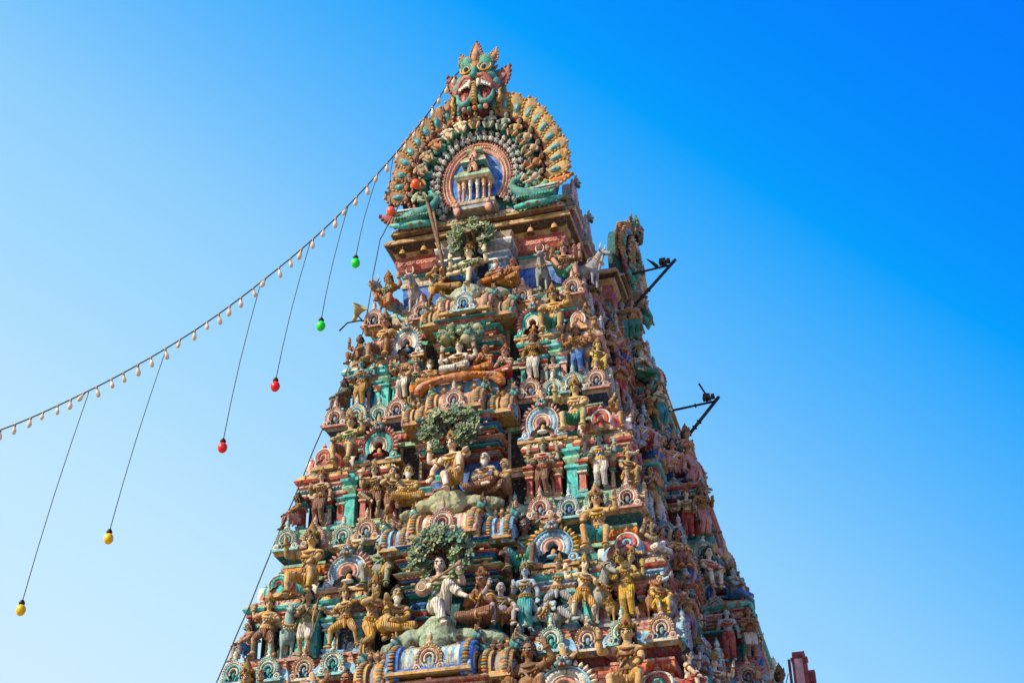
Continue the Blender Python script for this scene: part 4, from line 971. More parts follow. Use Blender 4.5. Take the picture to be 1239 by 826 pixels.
        # side leaves: ears and horns
        mb.leaf((g*.75,.0,1.05),(g*1.62,.0,1.95),.80,.22,[(.32,.09,.06),(.20,.07,.04),(.42,.14,.09)],10,curl=-g*.10)
        mb.leaf((g*.95,.0,.55),(g*1.35,-.1,1.05),.34,.16,[T2,GOLD],6)
        mb.leaf((g*.55,.0,2.25),(g*1.02,-.05,2.92),.50,.18,[(.42,.20,.06),OCHRE,(.36,.14,.07)],8,curl=-g*.18)
        mb.tube([(g*1.0,-.3,.1),(g*1.15,-.36,.35),(g*1.08,-.36,.6),(g*1.2,-.36,.72)],[.10,.09,.07,.02],GOLD,8)
    mb.ell((0,-.62,1.45),(.16,.22,.36),T1,12,9); mb.ell((0,-.80,1.22),(.17,.17,.14),T1,12,9)     # nose
    mb.leaf((0,-.42,1.78),(0,-.30,3.25),.66,.36,[(.36,.17,.07),(.28,.10,.05),(.45,.22,.09)],12)
    mb.tube([(0,-.66,.95),(0,-.72,.6),(0,-.70,.2),(0,-.60,-.05)],[.10,.12,.13,.10],OCHRE,10)
    for q in range(7): mb.torus((0,-.70,.85-q*.13),(0,0,1),.13,.03,GOLD,12,5)
    for q in range(5): mb.ell((-.5+.25*q,-.55,-.18),(.13,.12,.11),(SALMON,T1,ORANGE,T1,SALMON)[q],8,6)
    P['lion_mask']=mb.build('lion_mask',PAINT,link=False)
    return P
GP=gable_pieces()
def make_gable(root,full=True):
    for n_ in ('gable_base','gable_plate','scroll_backing','inner_arch','flower_garland','rope_garland','small_shrine'): put(n_,GP[n_],root,scale={'small_shrine':(.64,1,1.12),'inner_arch':(.88,1,1.07),'flower_garland':(.87,1,1.02),'scroll_backing':(.92,1,.97),'rope_garland':(.91,1,.95)}.get(n_))
    put('lion_mask',GP['lion_mask'],root,(.1,-.35,3.02 if full else 3.3),0,(.87,.95,1.10) if full else (.62,.62,.70),None if full else (.55,.6,.6))
    fc=[SK[c] for c in ('pale','tan','greygreen','ochre','tan','orange')]
    NF=15
    for i in range(NF):
        t=R(-14)+(PI+R(28))*i/(NF-1); rr=2.26
        o=put('relief_figure',GP['relief_figure'],root,(rr*math.cos(t),-.40,-.20+rr*1.16*math.sin(t)),0,(.78,.95,.92))
        o.rotation_euler=(0,-(t-PI/2)*.55,0); c=fc[(i*5+i//3)%6]; o.color=(*c,1)
        h=put('hair',HAIRCAP,o)
    for side in (1,-1):
        for i in range(10):
            t=R(74-i*9.4) if side>0 else R(106+i*9.4)
            o=put('feather',FE_R if side>0 else FE_L,root,(2.72*math.cos(t),-.12-.012*i,3.08*math.sin(t)-.05))
            tilt=-(t-PI/2)
            o.rotation_euler=(.10-.0,tilt-side*.38+rnd.uniform(-.09,.09),side*rnd.uniform(.1,.45)); o.scale=(side*.92,1,.86+.12*math.sin(t)+rnd.uniform(-.07,.09))
    mb=MB(.008)      # flame edge round the feathers
    for i in range(52):
        t=R(-8)+(PI+R(16))*i/51
        if abs(t-PI/2)<R(17): continue
        q=v3(3.46*math.cos(t),.05,-.02+3.95*math.sin(t)); u=t+(.5 if t<PI/2 else -.5)
        mb.leaf(q-v3(math.cos(t),0,math.sin(t))*.2,q+v3(math.cos(u),0,math.sin(u))*.24,.24,.16,[OCHRE if t<PI/2 else (.28,.12,.04),GOLD],5,bump=0)  # left half duller, following the shade painted into the feathers
    mb.build('flame_edge',PAINT,root)
    for side in (1,-1):
        o=put('peacock',GP['peacock'],root,(side*1.85,-.14,-1.78)); o.scale=(side*1.02,.9,.88)
    mb=MB(.008); mb.leaf((1.95,-.3,-1.95),(3.15,-.3,-.35),.80,.34,[ORANGE,GOLD,(.10,.30,.16),(.02,.1,.3)],11,curl=.42); mb.build('tail_plume',PAINT,root)
    mb=MB(.008); mb.leaf((-2.5,-.3,-2.05),(-3.55,-.3,-.95),.80,.30,[(.38,.08,.07),(.26,.06,.05),TEAL,SKYB],11,curl=-.30); mb.build('tail_plume',PAINT,root)
hb=MB(.004); hb.ell((0,.0,.63),(.14,.135,.10),(.02,.016,.014),10,7); hb.ell((0,.07,.52),(.14,.09,.16),(.02,.016,.014),8,6)
for g in (-1,1): hb.ell((g*.045,-.145,.55),(.024,.016,.015),(.75,.72,.65),7,5); hb.ell((g*.045,-.158,.55),(.011,.01,.012),DARK,6,4)
HAIRCAP=hb.build('hair',CLEAN,link=False)
gab=bpy.data.objects.new('gable',None); COL.objects.link(gab); gab.parent=tower; gab.location=(.05,-.25-CY,35.45)
make_gable(gab)
gab2=bpy.data.objects.new('gable',None); COL.objects.link(gab2); gab2.parent=tower; gab2.location=(4.45,0,34.75); gab2.rotation_euler=(0,0,PI/2); gab2.scale=(.66,.85,.60)
make_gable(gab2,False)
# dormers on the long side of the roof
for y in (1.3,3.6):
    mb=MB(); mb.box(2.2,3.55,y-.7,y+.7,33.2,33.75,BROWN); entab(mb,2.9,y,.62,.6,33.7,(SKYB,RED,CREAM,GREY,TEAL),0,.8); o=mb.build('dormer',PAINT,nk)
    tput('horseshoe_gable',BIG[0],nk,(3.45,y,34.4),PI/2,(.85,1,.9))
# lower body of the tower, out of the picture: plain storey and granite base with the gateway
mb=MB(.02)
mb.sweep([(-9.3,-5.6),(9.3,-5.6),(9.3,19.6),(-9.3,19.6)],[(.5,0,STONE),(.5,.6,STONE),(.2,.9,GREY),(.2,4.6,GREY),(.5,4.9,STONE),(.5,5.3,STONE),(0,5.4,STONE)],STONE,STONE,1.5)
mb.box(-1.6,1.6,-5.95,-5.75,0,4.2,DARK); mb.box(-2.0,-1.6,-6.0,-5.7,0,4.5,STONE); mb.box(1.6,2.0,-6.0,-5.7,0,4.5,STONE); mb.box(-2.0,2.0,-6.0,-5.7,4.2,4.6,STONE)
o=mb.build('granite_base',PAINT); o.parent=tower; o.location=(0,-CY,0)

# ------------------------------------------------------------------ statues
def fl(k): return LIP[k]+.88*(LIP[k-1]-LIP[k])/4.85
def F_(k,xr,pose,skin,cloth,label,sc=1.15,dz=0,dy=.45,rot=0,head='crown',group=None,flip=False,cat='statue',name='statue'):
    return statue(pose,(xr*HW[k],YF[k]+dy,fl(k)+dz),rot,sc,skin,cloth,head,label,group,cat,flip,name)
G1='statues on the top ledge'; G2='statues on the second ledge'; G3='statues on the third ledge'; G4='statues on the fourth ledge'; G5='statues on the lowest ledge'
GG='seated guardian statues'
# top ledge
F_(1,-.86,'rider','orange','orange','orange-brown many-armed statue seated at the left end of the top ledge',1.22,0,.35,-.25,group=G1)
F_(1,-.58,'bull','grey','red','grey bull statue with red saddle cloth, left half of the top ledge',1.0,0,.75,-.15,group='animal statues',cat='bull statue',name='bull_statue')
F_(1,-.90,'bull','bluegrey','red','pale bull statue half hidden behind the orange-brown statue at the left edge',1.0,.25,1.15,-.5,group='animal statues',cat='bull statue',name='bull_statue')
F_(1,-.34,'kneel','orange','ochre','small orange-brown devotee kneeling lowest, left of the topmost tree deity',1.05,0.0,-0.15,.5,'hair',G1)
F_(1,-.22,'sit_pray','tan','ochre','brown devotee sitting behind the kneeling one, left of the topmost tree deity',1.2,0.2,-0.05,.3,'hair',G1)
F_(1,-.03,'lalita','pale','blue','pale four-armed deity with one leg down under the topmost small tree',1.45,-0.1,-0.2,-.1,group=G1,cat='deity statue',name='deity_statue')
F_(1,.22,'sage','tan','orange','white-bearded sage sitting cross-legged right of the topmost tree deity',1.15,0.2,-0.05,-.2,'none',G1)
F_(1,.38,'sit_pray','brown','ochre','dark-haired brown devotee at the right end of the topmost rock',1.15,0.15,0.0,-.3,'hair',G1)
F_(1,.62,'bull','grey','blue','grey bull statue with blue cloth, right half of the top ledge',1.0,0,.75,.1,group='animal statues',cat='bull statue',name='bull_statue')
F_(1,.84,'rider','rose','green','rosy crowned statue in green loincloth seated at the top ledge right corner',1.28,0,.35,.2,group=G1)
F_(1,1.02,'bull','grey','','grey bull statue behind the rosy statue on the right corner of the top ledge',1.0,.1,.95,1.2,group='animal statues',cat='bull statue',name='bull_statue')
# second ledge
F_(2,-.79,'stand_four','blue','ochre','blue-skinned four-armed deity in ochre dhoti, left pavilion of the second ledge',1.03,0.16,.45,0,group=G2)
F_(2,-.475,'stand_four','brown','white','brown four-armed deity in white dhoti, left niche of the second ledge',1.03,0.16,.45,0,group=G2)
F_(2,-.34,'kneel','rose','orange','small rosy attendant kneeling at the left foot of the orange arch',.95,-0.1,-0.1,.3,'hair',G2)
F_(2,-.235,'sage','tan','ochre','tan bearded sage on the orange arch, left of the pale cross-legged deity',1.05,0.15,-0.15,.2,'hair',G2)
F_(2,-0.02,'lotus','white','white','white four-armed deity sitting cross-legged on the orange arch',1.3,0.36,-0.3,-.05,group=G2,cat='deity statue',name='deity_statue')
F_(2,.16,'sit_pray','orange','orange','orange attendant praying on the orange arch, right of the cross-legged deity',1.15,0.3,-0.2,-.15,'none',G2)
F_(2,.30,'sit_pray','rose','red','rosy attendant at the right end of the orange arch',1.1,0.1,-0.15,-.2,'crown',G2)
F_(2,.475,'stand','brown','white','brown crowned deity with pale legs, right niche of the second ledge',1.03,0.16,.45,0,flip=True,group=G2)
F_(2,.785,'stand_four','brown','blue','brown four-armed deity in blue and white dhoti, right pavilion of the second ledge',1.03,0.16,.45,0,group=G2)
F_(2,0.93,'perch','yellow','yellow','small yellow figure perched on the right corner of the second ledge',0.95,0.0,0.42,.5,group=G2)
F_(2,-0.93,'perch','dark','brown','small dark child figure perched on the left edge of the second ledge',0.95,0.0,0.42,-.5,'hair',G2)
F_(2,.60,'perch','grey','grey','small grey figure crouching between the right niche and pavilion, second ledge',.8,0,.6,0,'hair',G2)
F_(2,-.64,'guard','brown','brown','brown bare-chested guardian with raised arm, left half of the second ledge',1.42,1.62,.35,-.05,group=GG)
F_(2,-.86,'squat','brown','brown','squat brown dwarf holding up the cornice at the second ledge left end',1.0,2.1,.75,-.4,'hair',GG)
F_(2,.63,'guard','ochre','green','ochre crowned guardian in dark green loincloth, right half of the second ledge',1.42,1.62,.35,.05,flip=True,group=GG)
# third ledge
F_(3,-.785,'stand','tan','brown','tan crowned deity standing in the left pavilion of the third ledge',1.03,0.16,.45,0,group=G3)
F_(3,-.47,'dance','tan','brown','tan dancing deity with lifted leg, left niche of the third ledge',1.03,0.16,.45,0,group=G3)
F_(3,-.335,'kneel','tan','brown','small tan attendant kneeling at the left end of the third ledge rock',1.1,0.0,-0.1,.4,'hair',G3)
F_(3,-.245,'sage','golden','ochre','golden bearded sage on the rock left of the deity under the leafy tree',1.3,0.2,-0.1,.35,'hair',G3)
F_(3,0,'relaxed','pale','ochre','large pale deity lounging with one knee up under the broad leafy tree',1.6,.0,-.30,-.1,group=G3,cat='deity statue',name='deity_statue')
F_(3,.175,'sage','white','brown','white-bearded pale sage sitting cross-legged, right of the lounging deity',1.35,0.25,-0.1,-.15,'none',G3)
F_(3,.275,'sit_pray','tan','brown','bald tan devotee in profile at the right end of the third ledge rock',1.2,0.15,0,-.6,'none',G3)
F_(3,.475,'stand_four','greygreen','brown','slim grey-green deity standing in the right niche of the third ledge',1.03,0.16,.45,0,flip=True,group=G3)
F_(3,.785,'stand_four','bluegrey','white','blue-grey four-armed deity in white dhoti, right pavilion of the third ledge',1.03,0.16,.45,0,group=G3)
F_(3,0.93,'perch','golden','ochre','small golden figure perched at the right corner of the third ledge',0.95,0.0,0.42,.5,group=G3)
F_(3,-0.93,'perch','brown','pink','child figure in pink perched on the left edge of the third ledge',0.95,0.0,0.42,-.6,'hair',G3)
F_(3,-0.635,'guard','golden','brown','golden crowned guardian with hand on knee, left half of the third ledge',1.38,1.93,.30,-.1,flip=True,group=GG)
F_(3,0.66,'guard','golden','green','golden guardian in green loincloth beside blue horseshoe gable, third ledge',1.42,1.93,.30,.05,group=GG)
# fourth ledge
F_(4,-.83,'warrior','tan','brown','tan crowned warrior before the grey horse, left pavilion of the fourth ledge',1.03,0.16,.45,0,group=G4)
F_(4,-.755,'horse','bluegrey','','grey horse statue behind the warrior in the left pavilion',1.0,0,.85,.5,group='animal statues',cat='horse statue',name='horse_statue')
F_(4,-.635,'pray','tan','white','bearded tan devotee in white shorts praying, left part of the fourth ledge',1.15,0,.4,.1,'hair',G4)
F_(4,-.45,'archer','golden','ochre','golden archer with wide stance in the left niche of the fourth ledge',1.08,0.14,.35,0,group=G4)
F_(4,-.365,'pray','brown','brown','small bearded brown figure standing behind the golden archer',.95,.3,.75,.2,'none',G4)
F_(4,-.30,'kneel','golden','ochre','golden crowned attendant kneeling before the bearded sage, fourth ledge',1.4,0,-0.05,.7,group=G4)
F_(4,-.20,'sage','golden','ochre','large golden sage with dark hair sitting left of the lute player',1.45,0.2,0.05,.4,'hair',G4)
F_(4,-.0,'musician','white','white','white deity playing a long-necked lute on a green rock under the lowest tree',1.62,0.02,-0.28,.22,'hair',G4,cat='deity statue',name='deity_statue')
F_(4,.175,'sit_pray','brown','brown','brown crowned devotee praying cross-legged, right of the lute player',1.5,0.25,-0.1,-.1,group=G4)
F_(4,.265,'squat','grey','brown','grey crouching figure between the praying devotee and the blue-green dwarf',1.15,0.1,0,.5,'none',G4)
F_(4,.36,'stand','bluegrey','teal','blue-green pot-bellied figure standing right of the rock, fourth ledge',1.1,0,.25,group=G4)
F_(4,.475,'recline','bluegrey','grey','blue-grey figure lying on the red ledge in the right niche',1.2,.0,.3,.0,group=G4)
F_(4,.485,'archer','tan','grey','tan fighter lunging above the lying figure in the right niche',1.05,.45,.6,.2,group=G4,flip=True)
F_(4,.635,'horse','grey','blue','grey horse statue between the right niche and pavilion, fourth ledge',1.05,.05,.75,.9,group='animal statues',cat='horse statue',name='horse_statue')
F_(4,.605,'warrior','pale','ochre','pale crowned figure standing in front of the grey horse, fourth ledge',1.1,.1,.35,.3,group=G4)
F_(4,.79,'twin','yellow','yellow','yellow two-headed deity standing in the right pavilion of the fourth ledge',1.08,0.14,.35,0,group=G4,cat='deity statue',name='deity_statue')
F_(4,.73,'horse','ochre','','small brown animal statue on the left side of the two-headed deity',.72,0,.75,-.6,group='animal statues',cat='animal statue',name='animal_statue')
F_(4,.86,'horse','brown','','small brown animal statue on the right side of the two-headed deity',.72,0,.75,.7,group='animal statues',cat='animal statue',name='animal_statue')
F_(4,0.92,'perch','yellow','yellow','small bright yellow figure sitting at the right corner of the fourth ledge',0.95,0.0,0.42,.5,'hair',G4)
F_(4,-0.92,'perch','tan','blue','child figure in blue skirt perched on the left edge of the fourth ledge',0.95,0.0,0.42,-.6,'hair',G4)
F_(4,-0.65,'guard','golden','ochre','large golden crowned guardian with raised hand, left half of the fourth ledge',1.6,1.66,.25,-.05,group=GG)
F_(4,-.335,'squat','greygreen','ochre','grey-green squat dwarf with raised arm above the golden archer',1.45,2.0,.75,.1,'hair',GG)
F_(4,.335,'squat','dark','teal','dark grey squat dwarf with raised arm, right of the central barrel roof',1.5,1.95,.7,-.1,'hair',GG,flip=True)
F_(4,0.68,'guard','golden','teal','yellow-green guardian with hanging legs beside the blue horseshoe gable, fourth ledge',1.42,2.05,.25,.05,flip=True,group=GG)
# lowest ledge: only heads and shoulders rise into the picture
F_(5,-.72,'guard','golden','ochre','golden crowned guardian cut off by the lower edge, left end',1.5,1.75,.15,0,group=GG,flip=True)
F_(5,0.7,'guard','golden','ochre','big golden guardian with long hair cut off by the lower edge, right end',1.65,1.7,.10,0,group=GG)
F_(5,.345,'squat','brown','brown','brown dwarf with raised arm at the lower edge, right of the ribbed barrel roof',1.6,2.05,.35,0,'hair',GG,flip=True)
F_(5,-.345,'squat','brown','brown','brown dwarf with raised arm at the lower edge, left of the ribbed barrel roof',1.5,1.9,.5,0,'hair',GG)

# figures crowding the long side, each placed from the front corner towards the back
ORD=['first','second','third','fourth','fifth','sixth','seventh','eighth','ninth','tenth','eleventh','twelfth']
LEDGE={1:'top',2:'second',3:'third',4:'fourth',5:'lowest'}
sk_side=['tan','bluegrey','rose','pale','brown','greygreen','white','grey','ochre','dark']; cl_side=['mauve','red','teal','blue','ochre','white','pink','green','grey']
SKN=dict(tan='tan',bluegrey='blue-grey',rose='rosy',pale='pale',brown='brown',greygreen='grey-green',white='white',grey='grey',ochre='ochre',dark='dark brown')
PN=dict(stand='standing',stand_four='four-armed standing',lady='slender female',warrior='striding warrior',dance='dancing',pray='praying',lift='load-bearing',perch='perching',squat='squat dwarf',lalita='seated four-armed',guard='seated guardian',kneel='kneeling',rider='seated many-armed',lotus='cross-legged',sit_pray='praying seated')
r2=random.Random(21)
for k in (1,2,3,4,5):
    hw,yf,d2=HW[k],YF[k],D2[k]; z=fl(k); H=LIP[k-1]-LIP[k]
    lower=[(hw-.25,yf+.75,90),(hw-.28,yf+1.35,80),(hw-.30,yf+1.95,75),(hw+.10,yf+2.62,35),(hw+.12,yf+3.2,80),(hw+.12,yf+3.8,75),(hw+.12,yf+4.3,70),(hw+.6+(d2-.6)*.3,yf+4.62,15),(hw+.6+(d2-.6)*.75,yf+4.65,30),(hw+d2-.4,yf+5.3,75),(hw+d2-.4,yf+6.0,85),(hw+d2-.4,yf+6.8,90)]
    upper=[(hw-.45,yf+1.2,75),(hw-.35,yf+2.3,55),(hw+.05,yf+2.75,40),(hw+.0,yf+3.5,75),(hw+.0,yf+4.1,75),(hw+.75,yf+4.6,30),(hw+d2-.6,yf+5.3,75),(hw+d2-.6,yf+6.2,85)]
    if k==5: lower=[]
    for row,lst in ((0,lower),(1,upper)):
        n=-1
        if k==1 and row==1: continue
        for i,(x,y,a) in enumerate(lst):
            if k==1 and i==0: continue
            n+=1
            pose=r2.choice(['stand','pray','lady','stand','lady','pray','stand','warrior'] if row==0 else ['squat','perch','lotus','perch','lady','sit_pray','squat','guard'])
            skin=r2.choice(sk_side); cl=r2.choice(cl_side)
            sc=r2.uniform(.92,1.06) if row==0 else r2.uniform(1.0,1.2)
            if pose=='lift': sc*=.85
            lab='%s %s statue, %s from the corner, %s row, %s ledge, shaded side'%(SKN[skin],PN[pose],ORD[n],('lower','upper')[row],LEDGE[k])
            statue(pose,(x-.18-.1*row,y,z+(.05 if row==0 else .50*H)),R(a+r2.uniform(-12,12)),sc,skin,cl,'crown' if pose not in('squat','pray','perch') else 'hair',lab,'statues on the shaded side of the %s ledge'%LEDGE[k],flip=r2.random()<.4)

# rocks, trees, the orange arch and hand-held things on the central bays
def rock(loc,lumps,cols,label,group='painted rocks under the deities'):
    B=Lump()
    for (x,y,z,rx,ry,rz) in lumps: B.ell((x,y,z),(rx,ry,rz),DARK,12,8)
    me=B.re(.045,SKIN,'rock',3)
    for v in me.vertices:
        n_=noise.noise_vector(v.co*2.2)*.10+noise.noise_vector(v.co*5.5)*.05+noise.noise_vector(v.co*13)*.02; v.co+=n_
    o=put('painted_rock',me,None,loc,scale=(.84,.74,.72),color=cols); tag(o,label,'rock',group); return o
def cpos(k,dz=-.35,dy=-.2): return (0,YF[k]+dy,fl(k)+dz)
rock(cpos(1),[(-1.0,.1,.15,.55,.45,.35),(-.4,.1,.3,.5,.5,.5),(.0,.2,.55,.55,.5,.55),(.6,.2,.35,.6,.45,.4),(1.2,.2,.2,.55,.4,.35),(-.1,-.2,.1,.7,.3,.25)],SK['greygreen'],'pale green painted rock under the topmost seated deity')
rock(cpos(3),[(-1.5,.0,.05,.5,.4,.25),(-.9,-.05,.25,.6,.5,.38),(-.3,.1,.55,.6,.5,.55),(.15,.2,.60,.6,.5,.55),(.8,.1,.35,.7,.45,.4),(1.5,.15,.25,.6,.4,.35),(0,-.25,.12,.9,.35,.3)],(.30,.32,.18),'mossy yellow-green rock under the lounging deity')
rock(cpos(4),[(-1.6,.1,.1,.5,.4,.3),(-1.0,.1,.35,.55,.5,.45),(-.3,.05,.45,.5,.45,.6),(.05,.0,.6,.55,.5,.75),(-.05,-.25,.15,.6,.4,.4),(.9,.1,.3,.7,.45,.4),(1.6,.15,.25,.65,.4,.33),(2.1,.2,.1,.4,.35,.25)],(.28,.36,.24),'green rock seat under the white lute player')
mb=MB(.03); pts=[v3(1.45*math.cos(t),-.12-.05*math.sin(t),.0+.52*math.sin(t)**.8) for t in [PI*i/16 for i in range(17)]]
mb.tube(pts,[.16+.04*math.sin(i) for i in range(17)],(.50,.19,.05),10)
for q in range(26):
    t=PI*q/25; mb.ell((1.45*math.cos(t),-.26,-.02+.52*math.sin(t)**.8),(.11,.08,.06),(.42,.15,.04),7,5)
mb.box(-1.3,1.3,.05,.25,-.3,.4,SKYB)
o=mb.build('rock_arch',PAINT); o.location=cpos(2,-.30,-.30); tag(o,'bright orange rocky arch under the white cross-legged deity','rock arch','painted rocks under the deities')
def tree(loc,w,h,label,kind,seed,trunk=(.30,.22,.13),n=90):
    rr=random.Random(seed); e=bpy.data.objects.new('stucco_tree',None); COL.objects.link(e); e.location=loc
    tag(e,label,'tree','painted trees over the deities')
    mb=MB(.01)
    mb.tube([(-.1,1.0,-1.7),(-.05,.95,-1.0),(-.12,.8,-.45),(-.05,.5,-.05)],[.13,.11,.10,.08],trunk,8)
    for q in range(7):
        a=-.9+1.8*q/6; tip=v3(w*.42*math.sin(a),rr.uniform(-.2,.1),h*.32*math.cos(a)); st_=v3(-.08,.78,-.5+.06*q)
        mid=st_.lerp(tip,.5)+v3(rr.uniform(-.12,.12),-.05,.08); mb.tube([st_,mid,tip],[.065,.045,.02],trunk,6)
    mb.build('trunk',PAINT,e)
    mb=MB(.012); gs=[(.08,.15,.05),(.13,.20,.08),(.06,.15,.10),(.08,.20,.17),(.20,.22,.09),(.36,.36,.20)]
    for q in range(n):
        for _ in range(50):
            x=rr.uniform(-1,1); zz=rr.uniform(-1,1); y=rr.uniform(-1,.6)
            r_=x*x+zz*zz+y*y*.6
            if r_<1 and r_>.2 and not (zz<.12 and abs(x)<.34): break
        if kind=='arch' and zz<-.75: zz=-.7
        c=v3(x*w*.5,y*.30,zz*h*.5); col=rr.choice(gs); s=rr.uniform(.8,1.25)
        if kind=='ball':
            mb.ell(c,(.17*s,.16*s,.15*s),col,9,7)
            for b in range(7): mb.ell(c+v3(rr.uniform(-.13,.13),-.10,rr.uniform(-.1,.12)),(.05,.05,.05),gs[rr.randrange(6)],6,4)
        else:
            ax=v3(rr.uniform(-.6,.6),-1,rr.uniform(-.2,.7)).normalized(); xa=ax.orthogonal().normalized(); ya=ax.cross(xa)
            for b in range(8):
                t=b*PI/4+rr.random(); d=(xa*math.cos(t)+ya*math.sin(t)); l=rr.uniform(.09,.15)*s
                p=c+d*l*.8+ax*.03; zv=(d+ax*.35).normalized(); xv=ax.cross(zv).normalized(); yv=zv.cross(xv)
                rot=Matrix((xv,yv,zv)).transposed(); mb.ell(p,(.045*s,.016,l*.62),col if b%3 else gs[rr.randrange(6)],6,4,rot)
            mb.ell(c,(.07,.07,.07),gs[0],6,4)
    mb.build('crown',LEAFM,e); return e
tree((0,YF[1]-.15,32.15),1.85,1.45,'small dark blue-green stucco tree arching over the topmost seated deity','arch',3,n=75)
tree((-.05,YF[2]-.22,27.2),1.55,.8,'clumped green stucco canopy above the white cross-legged deity','ball',4,n=42)
tree((-.08,YF[3]-.20,23.12),2.05,1.65,'broad leafy stucco tree over the lounging deity, middle of the tower','leaf',5,n=125)
tree((-.02,YF[4]-.20,18.42),2.05,1.65,'yellowish leafy stucco tree over the white lute player, lowest of the trees','leaf',6,n=125)
# lute held by the musician
mb=MB(.005); mb.ell((0,0,0),(.25,.14,.25),(.24,.15,.08),14,10); mb.tube([(.15,-.03,.12),(1.05,-.02,.62)],[.05,.035],(.30,.17,.07),8); mb.ell((1.1,-.02,.66),(.09,.06,.09),(.24,.14,.06),8,6)
mb.torus((0,-.13,0),(0,1,0),.12,.012,CREAM,14,5)
for q in range(5): mb.tube([(.1+.17*q,-.1,.07+.1*q),(.12+.17*q,-.1,.02+.1*q)],.01,CREAM,4)
o=mb.build('lute',CLEAN); o.location=(-.30,YF[4]-.80,fl(4)+1.22); tag(o,'brown long-necked lute held by the white seated musician','lute')
mb=MB(.004); mb.tube([(0,.0,.95),(-.16,0,.6),(-.2,0,.3),(-.2,0,0),(-.2,0,-.3),(-.16,0,-.6),(0,0,-.95)],[.012,.03,.03,.035,.03,.03,.012],OCHRE,7); mb.tube([(0,0,.95),(0,0,-.95)],.006,CREAM,4)
o=mb.build('bow',CLEAN); o.scale=(.8,.8,.72); o.location=(-.45*HW[4]-.74,YF[4]+.10,fl(4)+1.40); o.rotation_euler=(0,.25,0); tag(o,'curved bow in the raised hand of the golden archer','bow')

# ------------------------------------------------------------------ cables, lamps, brackets
CAB=[(-34,-2.2,24.6),(-26,-1.6,25.5),(-21.5,-1.2,26.25),(-18.47,-1,26.89),(-15.99,-1,27.64),(-13.24,-1,28.74),(-10.38,-1,30.26),(-7.54,-1,32.3),(-5.31,-1,34.28),(-3.23,-1,36.68),(-1.9,-.95,38.55),(-.92,-1.0,40.09),(-.45,-.75,40.9)]
CV=[Vector(p) for p in CAB]
def curve_pts(P,sub=6):
    out=[]
    for i in range(len(P)-1):
        a=P[max(i-1,0)];b=P[i];c=P[i+1];d=P[min(i+2,len(P)-1)]
        for q in range(sub):
            t=q/sub; out.append(.5*((2*b)+(c-a)*t+(2*a-5*b+4*c-d)*t*t+(3*b-a-3*c+d)*t**3))
    out.append(P[-1]); return out
def flat_mesh(mb,name,mats,parent=None,idx=None):
    o=mb.build(name,mats[0],parent)
    return o
cp=curve_pts(CV,8)
mb=MB(0); mb.tube(cp,.030,DARK,6); lights=mb.build('string_lights',WIRE)
tag(lights,'dark sagging cable strung with clear bulbs from the lion mask to the left','string lights')
GLASS=simple('clear_lamp_glass',(.86,.68,.48),.15,0,.35,.1); COPPER=simple('brown_lamp_base',(.30,.12,.06),.5,.2)
gm=MB(0); gm.lathe([(.03,-.02,DARK),(.055,-.06,DARK),(.06,-.12,DARK),(.10,-.20,DARK),(.135,-.28,DARK),(.135,-.34,DARK),(.10,-.41,DARK),(.03,-.45,DARK)][::-1],12,0,0,0); BULB=gm.build('bulb',GLASS,link=False)
sm=MB(0); sm.lathe([(.025,.03,DARK),(.06,.0,DARK),(.065,-.08,DARK),(.05,-.15,DARK)][::-1],10,0,0,0); SOCK=sm.build('socket',COPPER,link=False)
Ls=[0]
for i in range(1,len(cp)): Ls.append(Ls[-1]+(cp[i]-cp[i-1]).length)
def along(s):
    for i in range(1,len(cp)):
        if Ls[i]>=s: return cp[i-1].lerp(cp[i],(s-Ls[i-1])/(Ls[i]-Ls[i-1]))
    return cp[-1]
s=11.0; rb=random.Random(5)
while s<Ls[-1]-.3:
    p=along(s); z_=rb.uniform(.78,.95); b=put('bulb',BULB,lights,p,0,(z_*.74,z_*.74,z_*1.1)); b.rotation_euler=(rb.uniform(-.3,.3),rb.uniform(-.25,.35),0); put('socket',SOCK,b)
    s+=rb.uniform(.50,.66)
LM={}
for nme,c in (('yellow',(.85,.50,.004)),('red',(.85,.012,.012)),('green',(.01,.75,.03)),('orange',(.95,.10,.02))):
    LM[nme]=simple(nme+'_lacquered_glass',c,.25,0,.0,.12,6)
pm=MB(.012); pm.ell((0,0,-.02),(.235,.235,.25),DARK,12,9)
def pendant(px0,p1,colr,label):
    a=Vector(px0); b=Vector(p1)
    e=bpy.data.objects.new('pendant_lamp',None); COL.objects.link(e); e.location=b; tag(e,label,'pendant lamp','coloured lamps hanging from the cable')
    mb=MB(0); r_=a-b; mb.tube([(0,0,.28)]+[v3(0,0,.28).lerp(r_,t)+v3(-.10*math.sin(PI*t),0,-.12*math.sin(PI*t)) for t in (.25,.5,.75)]+[r_],.016,DARK,5); mb.build('cord',WIRE,e)
    me=bpy.data.meshes.get('lamp_globe_'+colr)
    if me is None: me=pm.build('lamp_globe_'+colr,LM[colr],link=False); me.name='lamp_globe_'+colr
    g=put('bulb',me,e); g.rotation_euler=(0,.15,rnd.random()*3); g.scale=(.74,.74,.82)
    mb=MB(0); mb.lathe([(.09,.18,DARK),(.11,.24,DARK),(.07,.32,DARK),(.03,.36,DARK)],10,0,0,0); mb.build('socket',IRON,e)
